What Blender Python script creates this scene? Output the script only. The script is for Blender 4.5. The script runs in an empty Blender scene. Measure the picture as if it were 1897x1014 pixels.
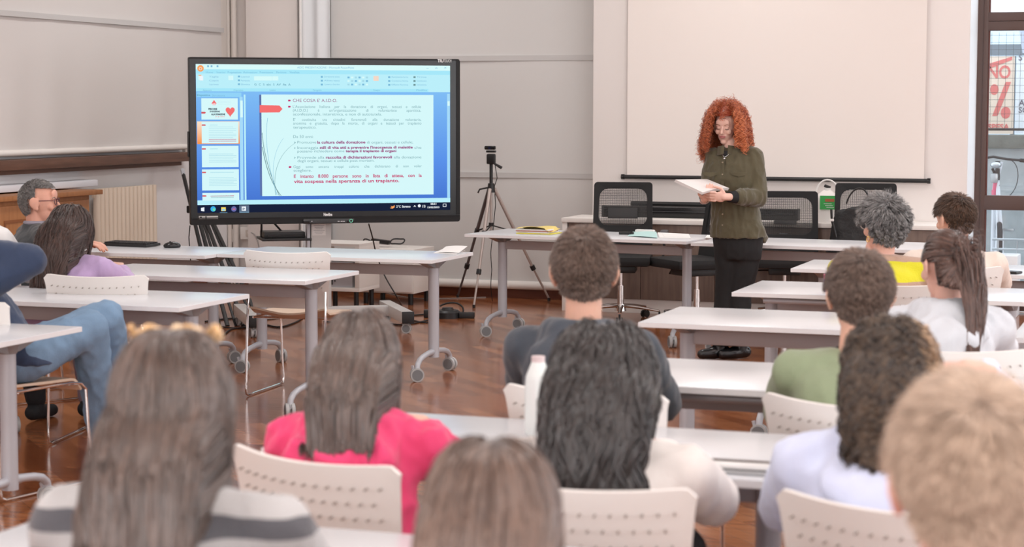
import bpy, bmesh, math, random
import numpy as np
from mathutils import Vector, Matrix, noise

# ---------------------------------------------------------------- camera, world, lights
IMG_W, IMG_H = 1897, 1014
FOC, CAM_H, YAW, ROLL = 3626.0, 1.62, math.radians(19.4), 0.0016
PITCH = math.atan((507 - 198.3) / FOC)
scene = bpy.context.scene
COL = scene.collection
_f0 = Vector((-math.sin(YAW), math.cos(YAW), 0)); _r0 = Vector((math.cos(YAW), math.sin(YAW), 0)); _z = Vector((0, 0, 1))
FWD = math.cos(PITCH) * _f0 - math.sin(PITCH) * _z
_u = math.sin(PITCH) * _f0 + math.cos(PITCH) * _z
RGT = math.cos(ROLL) * _r0 + math.sin(ROLL) * _u
UPV = -math.sin(ROLL) * _r0 + math.cos(ROLL) * _u
CAM = Vector((0, 0, CAM_H))
cd = bpy.data.cameras.new('camera'); cam = bpy.data.objects.new('camera', cd); COL.objects.link(cam)
cd.sensor_width = 36.0; cd.lens = FOC / IMG_W * 36.0; cd.clip_start = 0.05; cd.clip_end = 200
cd.dof.use_dof = True; cd.dof.focus_distance = 12.9; cd.dof.aperture_fstop = 4.4
cam.matrix_world = Matrix(((RGT.x, UPV.x, -FWD.x, 0), (RGT.y, UPV.y, -FWD.y, 0), (RGT.z, UPV.z, -FWD.z, CAM_H), (0, 0, 0, 1)))
scene.camera = cam
scene.view_settings.view_transform = 'Standard'; scene.view_settings.look = 'None'
scene.view_settings.gamma = 1.0; scene.view_settings.use_curve_mapping = False
scene.view_settings.exposure = -0.06

world = bpy.data.worlds.new('world'); scene.world = world; world.use_nodes = True
bg = world.node_tree.nodes['Background']; bg.inputs[0].default_value = (0.80, 0.90, 1.0, 1); bg.inputs[1].default_value = 2.7

def area_light(name, loc, size, energy, rot=(0, 0, 0), color=(1, 1, 1)):
    l = bpy.data.lights.new(name, 'AREA'); l.shape = 'RECTANGLE'; l.size, l.size_y = size
    l.energy = energy; l.color = color
    o = bpy.data.objects.new(name, l); COL.objects.link(o); o.location = loc; o.rotation_euler = rot
    return o
CEIL_Z = 3.9
# rows of long ceiling luminaires running along the room
for lx in (-6.4, -3.4, -0.4, 2.4):
    for ly in (-0.5, 4.2, 8.9, 13.4):
        area_light('ceiling_luminaire', (lx, ly, CEIL_Z - 0.06), (0.5, 2.4), 37, (0, 0, 0), (1.0, 0.985, 0.965))
# daylight coming in through the big windows of the right-hand wall
for wy in (1.0, 5.0, 9.0, 13.0):
    area_light('window_daylight', (3.92, wy, 1.75), (2.4, 2.4), 66, (0, math.radians(90), 0), (0.88, 0.94, 1.0))

# unseen fill lights added behind the photographer to brighten camera-facing surfaces
for wx in (-5.2, -1.6, 2.0):
    area_light('rear_fill_light', (wx, -2.42, 2.1), (2.4, 2.0), 62, (math.radians(90), 0, 0), (0.95, 0.975, 1.0))

# ---------------------------------------------------------------- helpers
def ray(px, py): return FWD + RGT * ((px - 948.5) / FOC) + UPV * ((507 - py) / FOC)
def at_z(px, py, z=0.0): d = ray(px, py); return CAM + d * ((z - CAM_H) / d.z)
def at_y(px, py, y): d = ray(px, py); return CAM + d * (y / d.y)
def at_x(px, py, x): d = ray(px, py); return CAM + d * (x / d.x)
def at_d(px, py, dd): return CAM + ray(px, py) * dd

MATS = {}
def mat(name, col, rough=0.5, metal=0.0, spec=0.5, emit=None, estr=1.0, bump=None, coat=0.0, sheen=0.0, var=None, sss=0.0, trans=0.0):
    """principled material; bump=(scale,strength), var=(scale,amount) gives a soft mottling"""
    if name in MATS: return MATS[name]
    m = bpy.data.materials.new(name); m.use_nodes = True; nt = m.node_tree; b = nt.nodes['Principled BSDF']
    c = (*col, 1) if len(col) == 3 else col
    b.inputs['Base Color'].default_value = c; b.inputs['Roughness'].default_value = rough
    b.inputs['Metallic'].default_value = metal; b.inputs['Specular IOR Level'].default_value = spec
    b.inputs['Coat Weight'].default_value = coat; b.inputs['Sheen Weight'].default_value = sheen
    b.inputs['Transmission Weight'].default_value = trans
    if sss: b.inputs['Subsurface Weight'].default_value = sss; b.inputs['Subsurface Radius'].default_value = (0.02, 0.008, 0.004); b.inputs['Subsurface Scale'].default_value = 1
    if emit: b.inputs['Emission Color'].default_value = (*emit, 1); b.inputs['Emission Strength'].default_value = estr
    tc = None
    if bump or var: tc = nt.nodes.new('ShaderNodeTexCoord')
    if bump:
        n = nt.nodes.new('ShaderNodeTexNoise'); n.inputs['Scale'].default_value = bump[0]; n.inputs['Detail'].default_value = 4
        bp = nt.nodes.new('ShaderNodeBump'); bp.inputs['Strength'].default_value = bump[1]; bp.inputs['Distance'].default_value = 0.01
        nt.links.new(tc.outputs['Object'], n.inputs['Vector']); nt.links.new(n.outputs['Fac'], bp.inputs['Height']); nt.links.new(bp.outputs['Normal'], b.inputs['Normal'])
    if var:
        n = nt.nodes.new('ShaderNodeTexNoise'); n.inputs['Scale'].default_value = var[0]; n.inputs['Detail'].default_value = 5
        mx = nt.nodes.new('ShaderNodeMix'); mx.data_type = 'RGBA'
        k = var[1]
        mx.inputs[6].default_value = (c[0] * (1 - k), c[1] * (1 - k), c[2] * (1 - k), 1); mx.inputs[7].default_value = (min(1, c[0] * (1 + k)), min(1, c[1] * (1 + k)), min(1, c[2] * (1 + k)), 1)
        nt.links.new(tc.outputs['Object'], n.inputs['Vector']); nt.links.new(n.outputs['Fac'], mx.inputs[0]); nt.links.new(mx.outputs[2], b.inputs['Base Color'])
    MATS[name] = m; return m
def emis(name, col, s=1.0):
    if name in MATS: return MATS[name]
    m = bpy.data.materials.new(name); m.use_nodes = True; nt = m.node_tree; nt.nodes.remove(nt.nodes['Principled BSDF'])
    e = nt.nodes.new('ShaderNodeEmission'); e.inputs[0].default_value = (*col, 1); e.inputs[1].default_value = s
    nt.links.new(e.outputs[0], nt.nodes['Material Output'].inputs[0]); MATS[name] = m; return m

class MB:
    """collects shapes, then links them as one mesh object"""
    def __init__(s): s.bm = bmesh.new()
    def box(s, c, size, rot=None, bevel=0.0):
        r = bmesh.ops.create_cube(s.bm, size=1.0); vs = r['verts']
        bmesh.ops.scale(s.bm, vec=size, verts=vs)
        if bevel:
            es = list({e for v in vs for e in v.link_edges})
            g = bmesh.ops.bevel(s.bm, geom=es, offset=bevel, segments=2, affect='EDGES', profile=0.6)
            vs = list({v for f in g['faces'] for v in f.verts} | {v for v in vs if v.is_valid})
        if rot is not None: bmesh.ops.rotate(s.bm, cent=(0, 0, 0), matrix=rot, verts=vs)
        bmesh.ops.translate(s.bm, vec=c, verts=vs); return s
    def span(s, a, b, bevel=0.0):
        c = [(a[i] + b[i]) / 2 for i in range(3)]; return s.box(c, [abs(b[i] - a[i]) for i in range(3)], bevel=bevel)
    def cyl(s, p0, p1, r0, r1=None, seg=20, cap=True):
        r1 = r0 if r1 is None else r1; p0, p1 = Vector(p0), Vector(p1); d = p1 - p0
        q = d.to_track_quat('Z', 'Y').to_matrix()
        a = [s.bm.verts.new(p0 + q @ Vector((r0 * math.cos(t), r0 * math.sin(t), 0))) for t in [2 * math.pi * i / seg for i in range(seg)]]
        b = [s.bm.verts.new(p1 + q @ Vector((r1 * math.cos(t), r1 * math.sin(t), 0))) for t in [2 * math.pi * i / seg for i in range(seg)]]
        for i in range(seg): s.bm.faces.new((a[i], a[(i + 1) % seg], b[(i + 1) % seg], b[i]))
        if cap: s.bm.faces.new(a[::-1]); s.bm.faces.new(b)
        return s
    def tube(s, pts, r, seg=10, closed=False, flat=1.0):
        pts = [Vector(p) for p in pts]; n = len(pts); rr = r if hasattr(r, '__len__') else [r] * n; rings = []
        up = None
        for i, p in enumerate(pts):
            if closed: t = (pts[(i + 1) % n] - pts[i - 1])
            else: t = (pts[min(i + 1, n - 1)] - pts[max(i - 1, 0)])
            if t.length < 1e-9: t = Vector((0, 0, 1))
            t.normalize()
            if up is None: up = Vector((0, 0, 1)) if abs(t.z) < 0.9 else Vector((0, 1, 0))
            x = up.cross(t)
            if x.length < 1e-6: x = Vector((1, 0, 0)).cross(t)
            x.normalize(); y = t.cross(x); up = y
            rings.append([s.bm.verts.new(p + x * rr[i] * math.cos(a) + y * rr[i] * flat * math.sin(a)) for a in [2 * math.pi * k / seg for k in range(seg)]])
        m = n if closed else n - 1
        for i in range(m):
            A, B = rings[i], rings[(i + 1) % n]
            for k in range(seg): s.bm.faces.new((A[k], A[(k + 1) % seg], B[(k + 1) % seg], B[k]))
        if not closed: s.bm.faces.new(rings[0][::-1]); s.bm.faces.new(rings[-1])
        return s
    def ball(s, c, r, seg=16, rings=10, rot=None):
        rr = r if hasattr(r, '__len__') else (r, r, r)
        g = bmesh.ops.create_uvsphere(s.bm, u_segments=seg, v_segments=rings, radius=1.0); vs = g['verts']
        bmesh.ops.scale(s.bm, vec=rr, verts=vs)
        if rot is not None: bmesh.ops.rotate(s.bm, cent=(0, 0, 0), matrix=rot, verts=vs)
        bmesh.ops.translate(s.bm, vec=c, verts=vs); return s
    def prism(s, poly, d, origin=(0, 0, 0), ax=((1, 0, 0), (0, 1, 0), (0, 0, 1))):
        """poly of (u,v) extruded from 0 to d along the third axis"""
        o = Vector(origin); X, Y, Z = [Vector(a) for a in ax]
        a = [s.bm.verts.new(o + X * u + Y * v) for u, v in poly]; b = [s.bm.verts.new(o + X * u + Y * v + Z * d) for u, v in poly]
        n = len(poly)
        for i in range(n): s.bm.faces.new((a[i], a[(i + 1) % n], b[(i + 1) % n], b[i]))
        s.bm.faces.new(a[::-1]); s.bm.faces.new(b); return s
    def ring_plate(s, outer, inner, d, origin=(0, 0, 0), ax=((1, 0, 0), (0, 1, 0), (0, 0, 1))):
        """plate between two closed outlines with the same number of points"""
        o = Vector(origin); X, Y, Z = [Vector(a) for a in ax]; n = len(outer)
        L = [[s.bm.verts.new(o + X * u + Y * v + Z * h) for u, v in P] for P in (outer, inner) for h in (0, d)]
        oa, ob, ia, ib = L
        for i in range(n):
            j = (i + 1) % n
            s.bm.faces.new((oa[i], oa[j], ob[j], ob[i])); s.bm.faces.new((ia[j], ia[i], ib[i], ib[j]))
            s.bm.faces.new((ob[i], ob[j], ib[j], ib[i])); s.bm.faces.new((oa[j], oa[i], ia[i], ia[j]))
        return s
    def grid(s, fn, nu, nv, thick=0.0):
        """surface fn(u,v)->point with u,v in 0..1, optionally with thickness along its normal"""
        P = [[Vector(fn(i / nu, j / nv)) for j in range(nv + 1)] for i in range(nu + 1)]
        V = [[s.bm.verts.new(p) for p in row] for row in P]; fs = []
        for i in range(nu):
            for j in range(nv): fs.append(s.bm.faces.new((V[i][j], V[i + 1][j], V[i + 1][j + 1], V[i][j + 1])))
        if thick:
            def nrm(i, j):
                a = P[min(i + 1, nu)][j] - P[max(i - 1, 0)][j]; b = P[i][min(j + 1, nv)] - P[i][max(j - 1, 0)]
                return a.cross(b).normalized()
            Q = [[s.bm.verts.new(P[i][j] - nrm(i, j) * thick) for j in range(nv + 1)] for i in range(nu + 1)]
            for i in range(nu):
                for j in range(nv): s.bm.faces.new((Q[i][j], Q[i][j + 1], Q[i + 1][j + 1], Q[i + 1][j]))
            for i in range(nu):
                for j in (0, nv):
                    f = (V[i][j], V[i + 1][j], Q[i + 1][j], Q[i][j]); s.bm.faces.new(f if j else f[::-1])
            for j in range(nv):
                for i in (0, nu):
                    f = (V[i][j], V[i][j + 1], Q[i][j + 1], Q[i][j]); s.bm.faces.new(f[::-1] if i else f)
        return s
    def build(s, name, m, parent=None, smooth=True, angle=35, loc=None):
        bmesh.ops.recalc_face_normals(s.bm, faces=s.bm.faces[:])
        me = bpy.data.meshes.new(name); s.bm.to_mesh(me); s.bm.free()
        if smooth:
            me.polygons.foreach_set('use_smooth', [True] * len(me.polygons)); me.update()
            try: me.set_sharp_from_angle(angle=math.radians(angle))
            except Exception: pass
        me.materials.append(m)
        o = bpy.data.objects.new(name, me); COL.objects.link(o)
        if parent is not None: o.parent = parent
        if loc is not None: o.location = loc
        return o
def rotz(a): return Matrix.Rotation(a, 3, 'Z')
def thing(name, label, cat, loc=(0, 0, 0), rz=0.0, group=None):
    o = bpy.data.objects.new(name, None); COL.objects.link(o); o.empty_display_size = 0.1
    o.location = loc; o.rotation_euler = (0, 0, rz); tag(o, label, cat, group); return o
def tag(o, label=None, cat=None, group=None, kind=None):
    if label: o['label'] = label
    if cat: o['category'] = cat
    if group: o['group'] = group
    if kind: o['kind'] = kind
    return o
def struct(o): o['kind'] = 'structure'; return o
def copy_tree(o, parent=None):
    c = o.copy(); COL.objects.link(c)
    if parent is not None: c.parent = parent
    for ch in list(o.children): copy_tree(ch, c)
    return c
def bez(p0, p1, p2, p3, n=12):
    p0, p1, p2, p3 = map(Vector, (p0, p1, p2, p3)); out = []
    for i in range(n + 1):
        t = i / n; out.append(p0 * (1 - t) ** 3 + p1 * 3 * t * (1 - t) ** 2 + p2 * 3 * t * t * (1 - t) + p3 * t ** 3)
    return out
def rrect(w, h, r, n=5, cx=0.0, cy=0.0, top=1.0):
    """rounded rectangle outline; top = width factor at the upper edge"""
    pts = []
    for qx, qy, a0 in ((1, 1, 0), (-1, 1, 90), (-1, -1, 180), (1, -1, 270)):
        for k in range(n + 1):
            a = math.radians(a0 + 90 * k / n); y = qy * (h / 2 - r) + r * math.sin(a)
            x = qx * (w / 2 - r) + r * math.cos(a); f = 1 + (top - 1) * (y / h + 0.5); pts.append((cx + x * f, cy + y))
    return pts
def text_mesh(txt, size, m, parent, name='lettering', depth=0.0, bold=0.0, width=None, loc=(0, 0, 0), justify=False, align='LEFT'):
    """flat lettering in the parent's XZ plane (facing -Y); returns the object"""
    def one(t):
        c = bpy.data.curves.new('t', 'FONT'); c.body = t; c.size = size; c.extrude = depth; c.offset = bold; c.resolution_u = 3
        o = bpy.data.objects.new('t', c); COL.objects.link(o)
        dg = bpy.context.evaluated_depsgraph_get(); me = bpy.data.meshes.new_from_object(o.evaluated_get(dg))
        bpy.data.objects.remove(o); bpy.data.curves.remove(c)
        return me
    words = txt.split(' ') if justify else [txt]
    meshes = [one(w) for w in words]; ws = []
    for me in meshes: xs = [v.co.x for v in me.vertices]; ws.append((min(xs), max(xs)) if xs else (0, 0))
    tot = sum(b - a for a, b in ws); sc = 1.0; gap = size * 0.28
    if width:
        if justify and len(words) > 1:
            sc = min(1.0, (width - size * 0.22 * (len(words) - 1)) / tot) if tot else 1
            gap = (width - tot * sc) / (len(words) - 1)
        else: sc = width / max(1e-6, tot)
    bm = bmesh.new(); x = 0
    for me, (a, b) in zip(meshes, ws):
        n0 = len(bm.verts); bm.from_mesh(me); bm.verts.ensure_lookup_table()
        for v in bm.verts[n0:]:
            v.co = Vector((x + (v.co.x - a) * sc, -v.co.z, v.co.y))
        x += (b - a) * sc + gap; bpy.data.meshes.remove(me)
    if align == 'CENTER':
        t = (x - gap) / 2
        for v in bm.verts: v.co.x -= t
    me = bpy.data.meshes.new(name); bm.to_mesh(me); bm.free(); me.materials.append(m)
    o = bpy.data.objects.new(name, me); COL.objects.link(o); o.parent = parent; o.location = loc
    return o
# ---------------------------------------------------------------- setting
def wood_floor():
    m = bpy.data.materials.new('cherry_parquet'); m.use_nodes = True; nt = m.node_tree; b = nt.nodes['Principled BSDF']; N = nt.nodes.new; L = nt.links.new
    tc = N('ShaderNodeTexCoord'); mp = N('ShaderNodeMapping'); mp.inputs['Rotation'].default_value = (0, 0, math.radians(45)); L(tc.outputs['Object'], mp.inputs[0])
    br = N('ShaderNodeTexBrick'); br.inputs['Scale'].default_value = 1.0; br.inputs['Brick Width'].default_value = 0.62; br.inputs['Row Height'].default_value = 0.085
    br.inputs['Mortar Size'].default_value = 0.0012; br.inputs['Color1'].default_value = (0.0, 0, 0, 1); br.inputs['Color2'].default_value = (1, 1, 1, 1); br.inputs['Mortar'].default_value = (0.2, 0.2, 0.2, 1); br.offset = 0.37
    L(mp.outputs[0], br.inputs['Vector'])
    st = N('ShaderNodeMapping'); st.inputs['Scale'].default_value = (2.0, 26, 1); st.inputs['Rotation'].default_value = (0, 0, math.radians(45)); L(tc.outputs['Object'], st.inputs[0])
    no = N('ShaderNodeTexNoise'); no.inputs['Scale'].default_value = 1.3; no.inputs['Detail'].default_value = 6; L(st.outputs[0], no.inputs['Vector'])
    mx = N('ShaderNodeMath'); mx.operation = 'MULTIPLY_ADD'; mx.inputs[1].default_value = 0.45; L(br.outputs['Color'], mx.inputs[0])
    m2 = N('ShaderNodeMath'); m2.operation = 'MULTIPLY'; m2.inputs[1].default_value = 0.6; L(no.outputs['Fac'], m2.inputs[0]); L(m2.outputs[0], mx.inputs[2])
    cr = N('ShaderNodeValToRGB'); cr.color_ramp.elements[0].color = (0.12, 0.033, 0.010, 1); cr.color_ramp.elements[0].position = 0.15
    cr.color_ramp.elements[1].color = (0.47, 0.185, 0.075, 1); cr.color_ramp.elements[1].position = 0.85
    e = cr.color_ramp.elements.new(0.5); e.color = (0.29, 0.092, 0.033, 1)
    L(mx.outputs[0], cr.inputs[0]); L(cr.outputs[0], b.inputs['Base Color'])
    b.inputs['Roughness'].default_value = 0.16; b.inputs['Specular IOR Level'].default_value = 0.38; b.inputs['Coat Weight'].default_value = 0.12; b.inputs['Coat Roughness'].default_value = 0.12
    bp = N('ShaderNodeBump'); bp.inputs['Strength'].default_value = 0.06; bp.inputs['Distance'].default_value = 0.01; L(no.outputs['Fac'], bp.inputs['Height']); L(bp.outputs[0], b.inputs['Normal'])
    return m
def wood(name, c1, c2, scale=(1, 1, 12), rough=0.42):
    if name in MATS: return MATS[name]
    m = bpy.data.materials.new(name); m.use_nodes = True; nt = m.node_tree; b = nt.nodes['Principled BSDF']; N = nt.nodes.new; L = nt.links.new
    tc = N('ShaderNodeTexCoord'); mp = N('ShaderNodeMapping'); mp.inputs['Scale'].default_value = scale; L(tc.outputs['Object'], mp.inputs[0])
    no = N('ShaderNodeTexNoise'); no.inputs['Scale'].default_value = 3; no.inputs['Detail'].default_value = 6; L(mp.outputs[0], no.inputs['Vector'])
    cr = N('ShaderNodeValToRGB'); cr.color_ramp.elements[0].color = (*c1, 1); cr.color_ramp.elements[1].color = (*c2, 1); cr.color_ramp.elements[0].position = 0.3; cr.color_ramp.elements[1].position = 0.7
    L(no.outputs['Fac'], cr.inputs[0]); L(cr.outputs[0], b.inputs['Base Color']); b.inputs['Roughness'].default_value = rough; MATS[name] = m; return m

M_WALL = mat('warm_white_plaster', (0.82, 0.765, 0.735), 0.8, bump=(60, 0.03))
M_WALL_L = mat('side_plaster', (0.86, 0.85, 0.86), 0.8, var=(3, 0.05), bump=(12, 0.08))
M_REVEAL = mat('reveal_daylight_tint', (0.90, 0.93, 0.95), 0.7)
M_BLIND = mat('pale_grey_blind_fabric', (0.68, 0.665, 0.65), 0.85, bump=(400, 0.05))
M_BLIND_SEAM = mat('blind_seam_fabric', (0.585, 0.57, 0.56), 0.85)
M_HEM = mat('ivory_hem', (0.86, 0.82, 0.78), 0.6)
M_SCREEN_F = mat('projection_fabric', (0.86, 0.79, 0.745), 0.85)
M_BROWN_AL = mat('brown_window_frame', (0.10, 0.058, 0.048), 0.38, bump=(90, 0.02))
M_BROWN_D = mat('dark_frame_gasket', (0.04, 0.025, 0.022), 0.5)
M_BLACK = mat('black_plastic', (0.012, 0.012, 0.013), 0.42)
M_BLACKG = mat('black_gloss', (0.01, 0.01, 0.011), 0.2)
M_SILL = wood('dark_walnut_sill', (0.10, 0.045, 0.028), (0.17, 0.08, 0.05), (1, 1, 12))
M_CABW = wood('brown_oak_laminate', (0.155, 0.105, 0.085), (0.215, 0.15, 0.12), (14, 1, 1.2))
M_CHERRY = wood('orange_cherry_wood', (0.36, 0.145, 0.05), (0.46, 0.20, 0.075), (10, 10, 1))
M_SKIRT = wood('mahogany_skirting', (0.14, 0.035, 0.016), (0.20, 0.055, 0.024), (1, 10, 10), 0.3)
M_WHITE = mat('white_lacquer', (0.86, 0.84, 0.82), 0.4)

YB, XL, YC = 15.68, -8.20, 15.32        # back wall, left wall, projecting section of the back wall
XC0, XC1 = -4.70, -1.700                # its left and right ends
YW = 15.88                              # plane of the glazed doors
X1, Y0 = 4.0, -2.5
struct(MB().span((XL - .3, Y0, -.1), (X1, YW + .1, 0)).build('floor', wood_floor(), smooth=False))
struct(MB().span((XL - .3, Y0, CEIL_Z), (X1, YW + .1, CEIL_Z + .1)).build('ceiling', mat('ceiling_white', (.88, .87, .86), .9), smooth=False))
struct(MB().span((XL - .3, YB, 0), (XC0 + .02, YB + .2, CEIL_Z)).build('wall_back', M_WALL, smooth=False))
struct(MB().span((XC0, YC, 0), (XC1, YB + .2, CEIL_Z), bevel=.012).build('wall_projecting', M_WALL, smooth=True))
# return of the projecting wall beside the glazing, bluish daylight painted into its colour
struct(MB().span((XC1, YC + .01, 0), (XC1 + .004, YW, CEIL_Z)).build('trim_1', M_REVEAL, smooth=False))
struct(MB().span((XL - .2, Y0, 0), (XL, YB + .1, CEIL_Z)).build('wall_left', M_WALL_L, smooth=False))
struct(MB().span((X1, Y0, 0), (X1 + .2, YW + .3, CEIL_Z)).build('wall_right', M_WALL, smooth=False))
struct(MB().span((XL - .3, Y0 - .2, 0), (X1 + .2, Y0, CEIL_Z)).build('wall_rear', M_WALL, smooth=False))
struct(MB().span((1.2, YW, 0), (X1 + .2, YW + .2, CEIL_Z)).build('wall_front', M_WALL, smooth=False))
struct(MB().span((XL, YB - .02, 0), (XC0, YB, .115)).build('baseboard_back', M_SKIRT, smooth=False))
struct(MB().span((XL, Y0, 0), (XL + .02, YB - .02, .115)).build('baseboard_left', M_SKIRT, smooth=False))

# pilaster and pipes in the left corner
p_a = at_y(465, 50, YB).x; p_b = at_y(560, 50, YB).x
struct(MB().span((p_a, YB - .10, 0), (p_b, YB, CEIL_Z), bevel=.006).build('trim_2', M_WALL, smooth=True))
for i, (px, r) in enumerate(((422, .022), (433, .026))):
    x = at_y(px, 50, YB - .05).x
    o = MB().cyl((x, YB - .05, 0), (x, YB - .05, CEIL_Z), r, seg=16).build('conduit_pipe', mat('cream_paint', (.76, .70, .65), .5))
    tag(o, ['cream conduit pipe in the left corner, nearer the side wall', 'cream conduit pipe in the left corner, nearer the screen'][i], 'pipe', 'conduit pipes in the left corner')

# big roller blind on the back wall, behind the tripod
bx0, bx1 = at_y(612, 50, YB - .08).x, XC0 - .005
t = thing('roller_blind', 'pale grey roller blind with horizontal seams covering the back wall behind the tripod', 'blind', (0, 0, 0))
def blind_back(u, v):
    x = bx0 + (bx1 - bx0) * u; z = .13 + (CEIL_Z - .15) * v
    return (x, YB - .07 - .006 * math.sin(u * 9 + v) - .012 * math.exp(-((v - .0) ** 2) * 40), z)
MB().grid(blind_back, 40, 40, .003).build('blind_fabric', M_BLIND, t)
for z in (2.03, 1.045):
    MB().span((bx0, YB - .083, z - .022), (bx1, YB - .06, z + .022)).build('seam_band', M_BLIND_SEAM, t, smooth=False)
MB().cyl((bx0, YB - .085, .115), (bx1, YB - .085, .115), .036, seg=20).build('hem_tube', M_HEM, t)
# white side guide/curtain edge left of that blind
gx0, gx1 = at_y(559, 50, YB - .12).x, at_y(583, 50, YB - .12).x
t = thing('side_curtain', 'narrow white curtain panel hanging beside the pale grey blind, above the big screen', 'curtain', (0, 0, 0))
def cur(u, v):
    x = gx0 + (bx0 - gx0 + .02) * u; return (x, YB - .14 - .022 * math.sin(u * 12.5), .15 + (CEIL_Z - .2) * v)
MB().grid(cur, 40, 4, .003).build('curtain_cloth', mat('white_curtain', (.80, .82, .84), .8), t)
MB().tube([(gx0 + .01, YB - .165, z) for z in (.15, CEIL_Z - .05)], .012).build('curtain_cord', M_WHITE, t)

# blind on the left wall above the walnut sill
SILLZ = 1.235; syR = at_x(345, 283, XL + .05).y
t = thing('window_blind', 'cream roller blind pulled down over the side window above the dark sill', 'blind', (0, 0, 0))
def blind_left(u, v):
    y = 7.0 + (at_x(410, 50, XL + .06).y - 7.0) * u; z = SILLZ + .06 + (CEIL_Z - SILLZ - .1) * v
    w = .010 * math.exp(-((v) ** 2) * 12) * math.sin(y * 9.0 + 1.5 * math.sin(y * 3)) + .004 * math.sin(y * 4)
    return (XL + .06 + w, y, z)
MB().grid(blind_left, 140, 30, .003).build('blind_fabric', mat('cream_blind_fabric', (.70, .665, .645), .85, bump=(300, .05)), t)
MB().tube([(XL + .065, y, SILLZ + .045) for y in (7.0, at_x(343, 283, XL + .06).y)], .024, seg=12).build('hem_tube', M_HEM, t)
MB().span((XL + .062, 7.0, 2.285 - .02), (XL + .085, at_x(410, 50, XL + .06).y, 2.285 + .02)).build('seam_band', M_BLIND_SEAM, t, smooth=False)
struct(MB().span((XL, 7.0, 0.0 + SILLZ - .075), (XL + .15, syR, SILLZ), bevel=.006).build('trim_3', M_SILL))
struct(MB().span((XL, 7.0, SILLZ - .11), (XL + .07, syR - .12, SILLZ - .075)).build('trim_4', M_SILL))
struct(MB().span((XL, syR + .02, SILLZ), (XL + .03, at_x(418, 50, XL + .02).y, CEIL_Z)).build('trim_5', mat('cream_paint', (.76, .70, .65), .5), smooth=False))

# projection screen on the projecting wall
t = thing('projection_screen', 'wide pulled-down white projection screen with a black bottom bar behind the speaker', 'projection screen', (0, YC, 0))
sx0, sx1 = at_y(1163, 100, YC - .03).x, at_y(1716, 100, YC - .03).x; zb = at_y(1400, 331, YC - .03).z
def scr(u, v): return (sx0 + (sx1 - sx0) * u, -.03 - .003 * math.sin(v * 5), zb + (3.7 - zb) * v)
MB().grid(scr, 8, 30, .0015).build('screen_fabric', M_SCREEN_F, t)
b0, b1 = at_y(1154, 327, YC - .03).x, at_y(1721, 336, YC - .03).x
MB().cyl((b0, -.03, zb), (b1, -.03, zb), .0165, seg=16).build('bottom_bar', M_BLACK, t)
for x in (b0, b1): MB().cyl((x - .012, -.03, zb), (x + .012, -.03, zb), .0215, seg=16).build('end_cap', M_BLACKG, t)
MB().box(((sx0 + sx1) / 2, -.04, 3.74), (sx1 - sx0 + .2, .08, .09), bevel=.01).build('screen_case', M_WHITE, t)

# glazed door with brown frame at the right, outdoors seen through it
def zz(py, px=1860): return at_y(px, py, YW).z
def xx(px, py=200): return at_y(px, py, YW).x
wx0, wx1, wxe = xx(1812, 50), xx(1833, 50), 1.2
fr = MB(); fr.span((XC1 + .004, YW - .05, 0), (xx(1824, 50), YW + .03, CEIL_Z))
struct(fr.build('door_1', M_BROWN_AL, smooth=False))
def dpart(name, a, b, m=M_BROWN_AL, bev=.004): return MB().span(a, b, bevel=bev).build(name, m, door)
door = bpy.data.objects['door_1']
dpart('door_stile', (xx(1824, 50), YW - .06, .02), (wx1, YW + .02, CEIL_Z))
for za, zb_ in ((zz(57), zz(40)), (zz(39.5), zz(23)), (zz(389), zz(362)), (.02, .16)):
    dpart('door_rail', (wx1 - .005, YW - .062, za), (wxe, YW + .02, zb_))
for px in (1836,): dpart('glazing_bead', (wx1, YW - .045, .16), (wx1 + .012, YW - .02, CEIL_Z), mat('red_brown_gasket', (.13, .045, .035), .5), .001)
for x in (-.55, .35): dpart('door_stile', (x - .05, YW - .06, .02), (x + .05, YW + .02, CEIL_Z))
glass = bpy.data.materials.new('window_glass'); glass.use_nodes = True; nt = glass.node_tree; nt.nodes.remove(nt.nodes['Principled BSDF'])
tr = nt.nodes.new('ShaderNodeBsdfTransparent'); gl = nt.nodes.new('ShaderNodeBsdfGlossy'); gl.inputs['Roughness'].default_value = 0.02; ms = nt.nodes.new('ShaderNodeMixShader'); ms.inputs[0].default_value = 0.06
tr.inputs[0].default_value = (.97, .99, 1, 1)
nt.links.new(tr.outputs[0], ms.inputs[1]); nt.links.new(gl.outputs[0], ms.inputs[2]); nt.links.new(ms.outputs[0], nt.nodes['Material Output'].inputs[0])
MB().span((wx1, YW - .012, .1), (wxe, YW - .006, CEIL_Z)).build('glass_pane', glass, door, smooth=False)
# white convector cover standing below the glass
cx0, cx1 = at_y(1836, 490, YW - .35).x, at_y(1886, 490, YW - .35).x
o = MB().span((cx0, YW - .40, 0), (cx1, YW - .12, at_y(1860, 473, YW - .35).z), bevel=.01).build('convector_cover', mat('cool_white_paint', (.84, .89, .93), .5))
tag(o, 'low white box cover standing on the floor below the glazed door', 'box')
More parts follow.
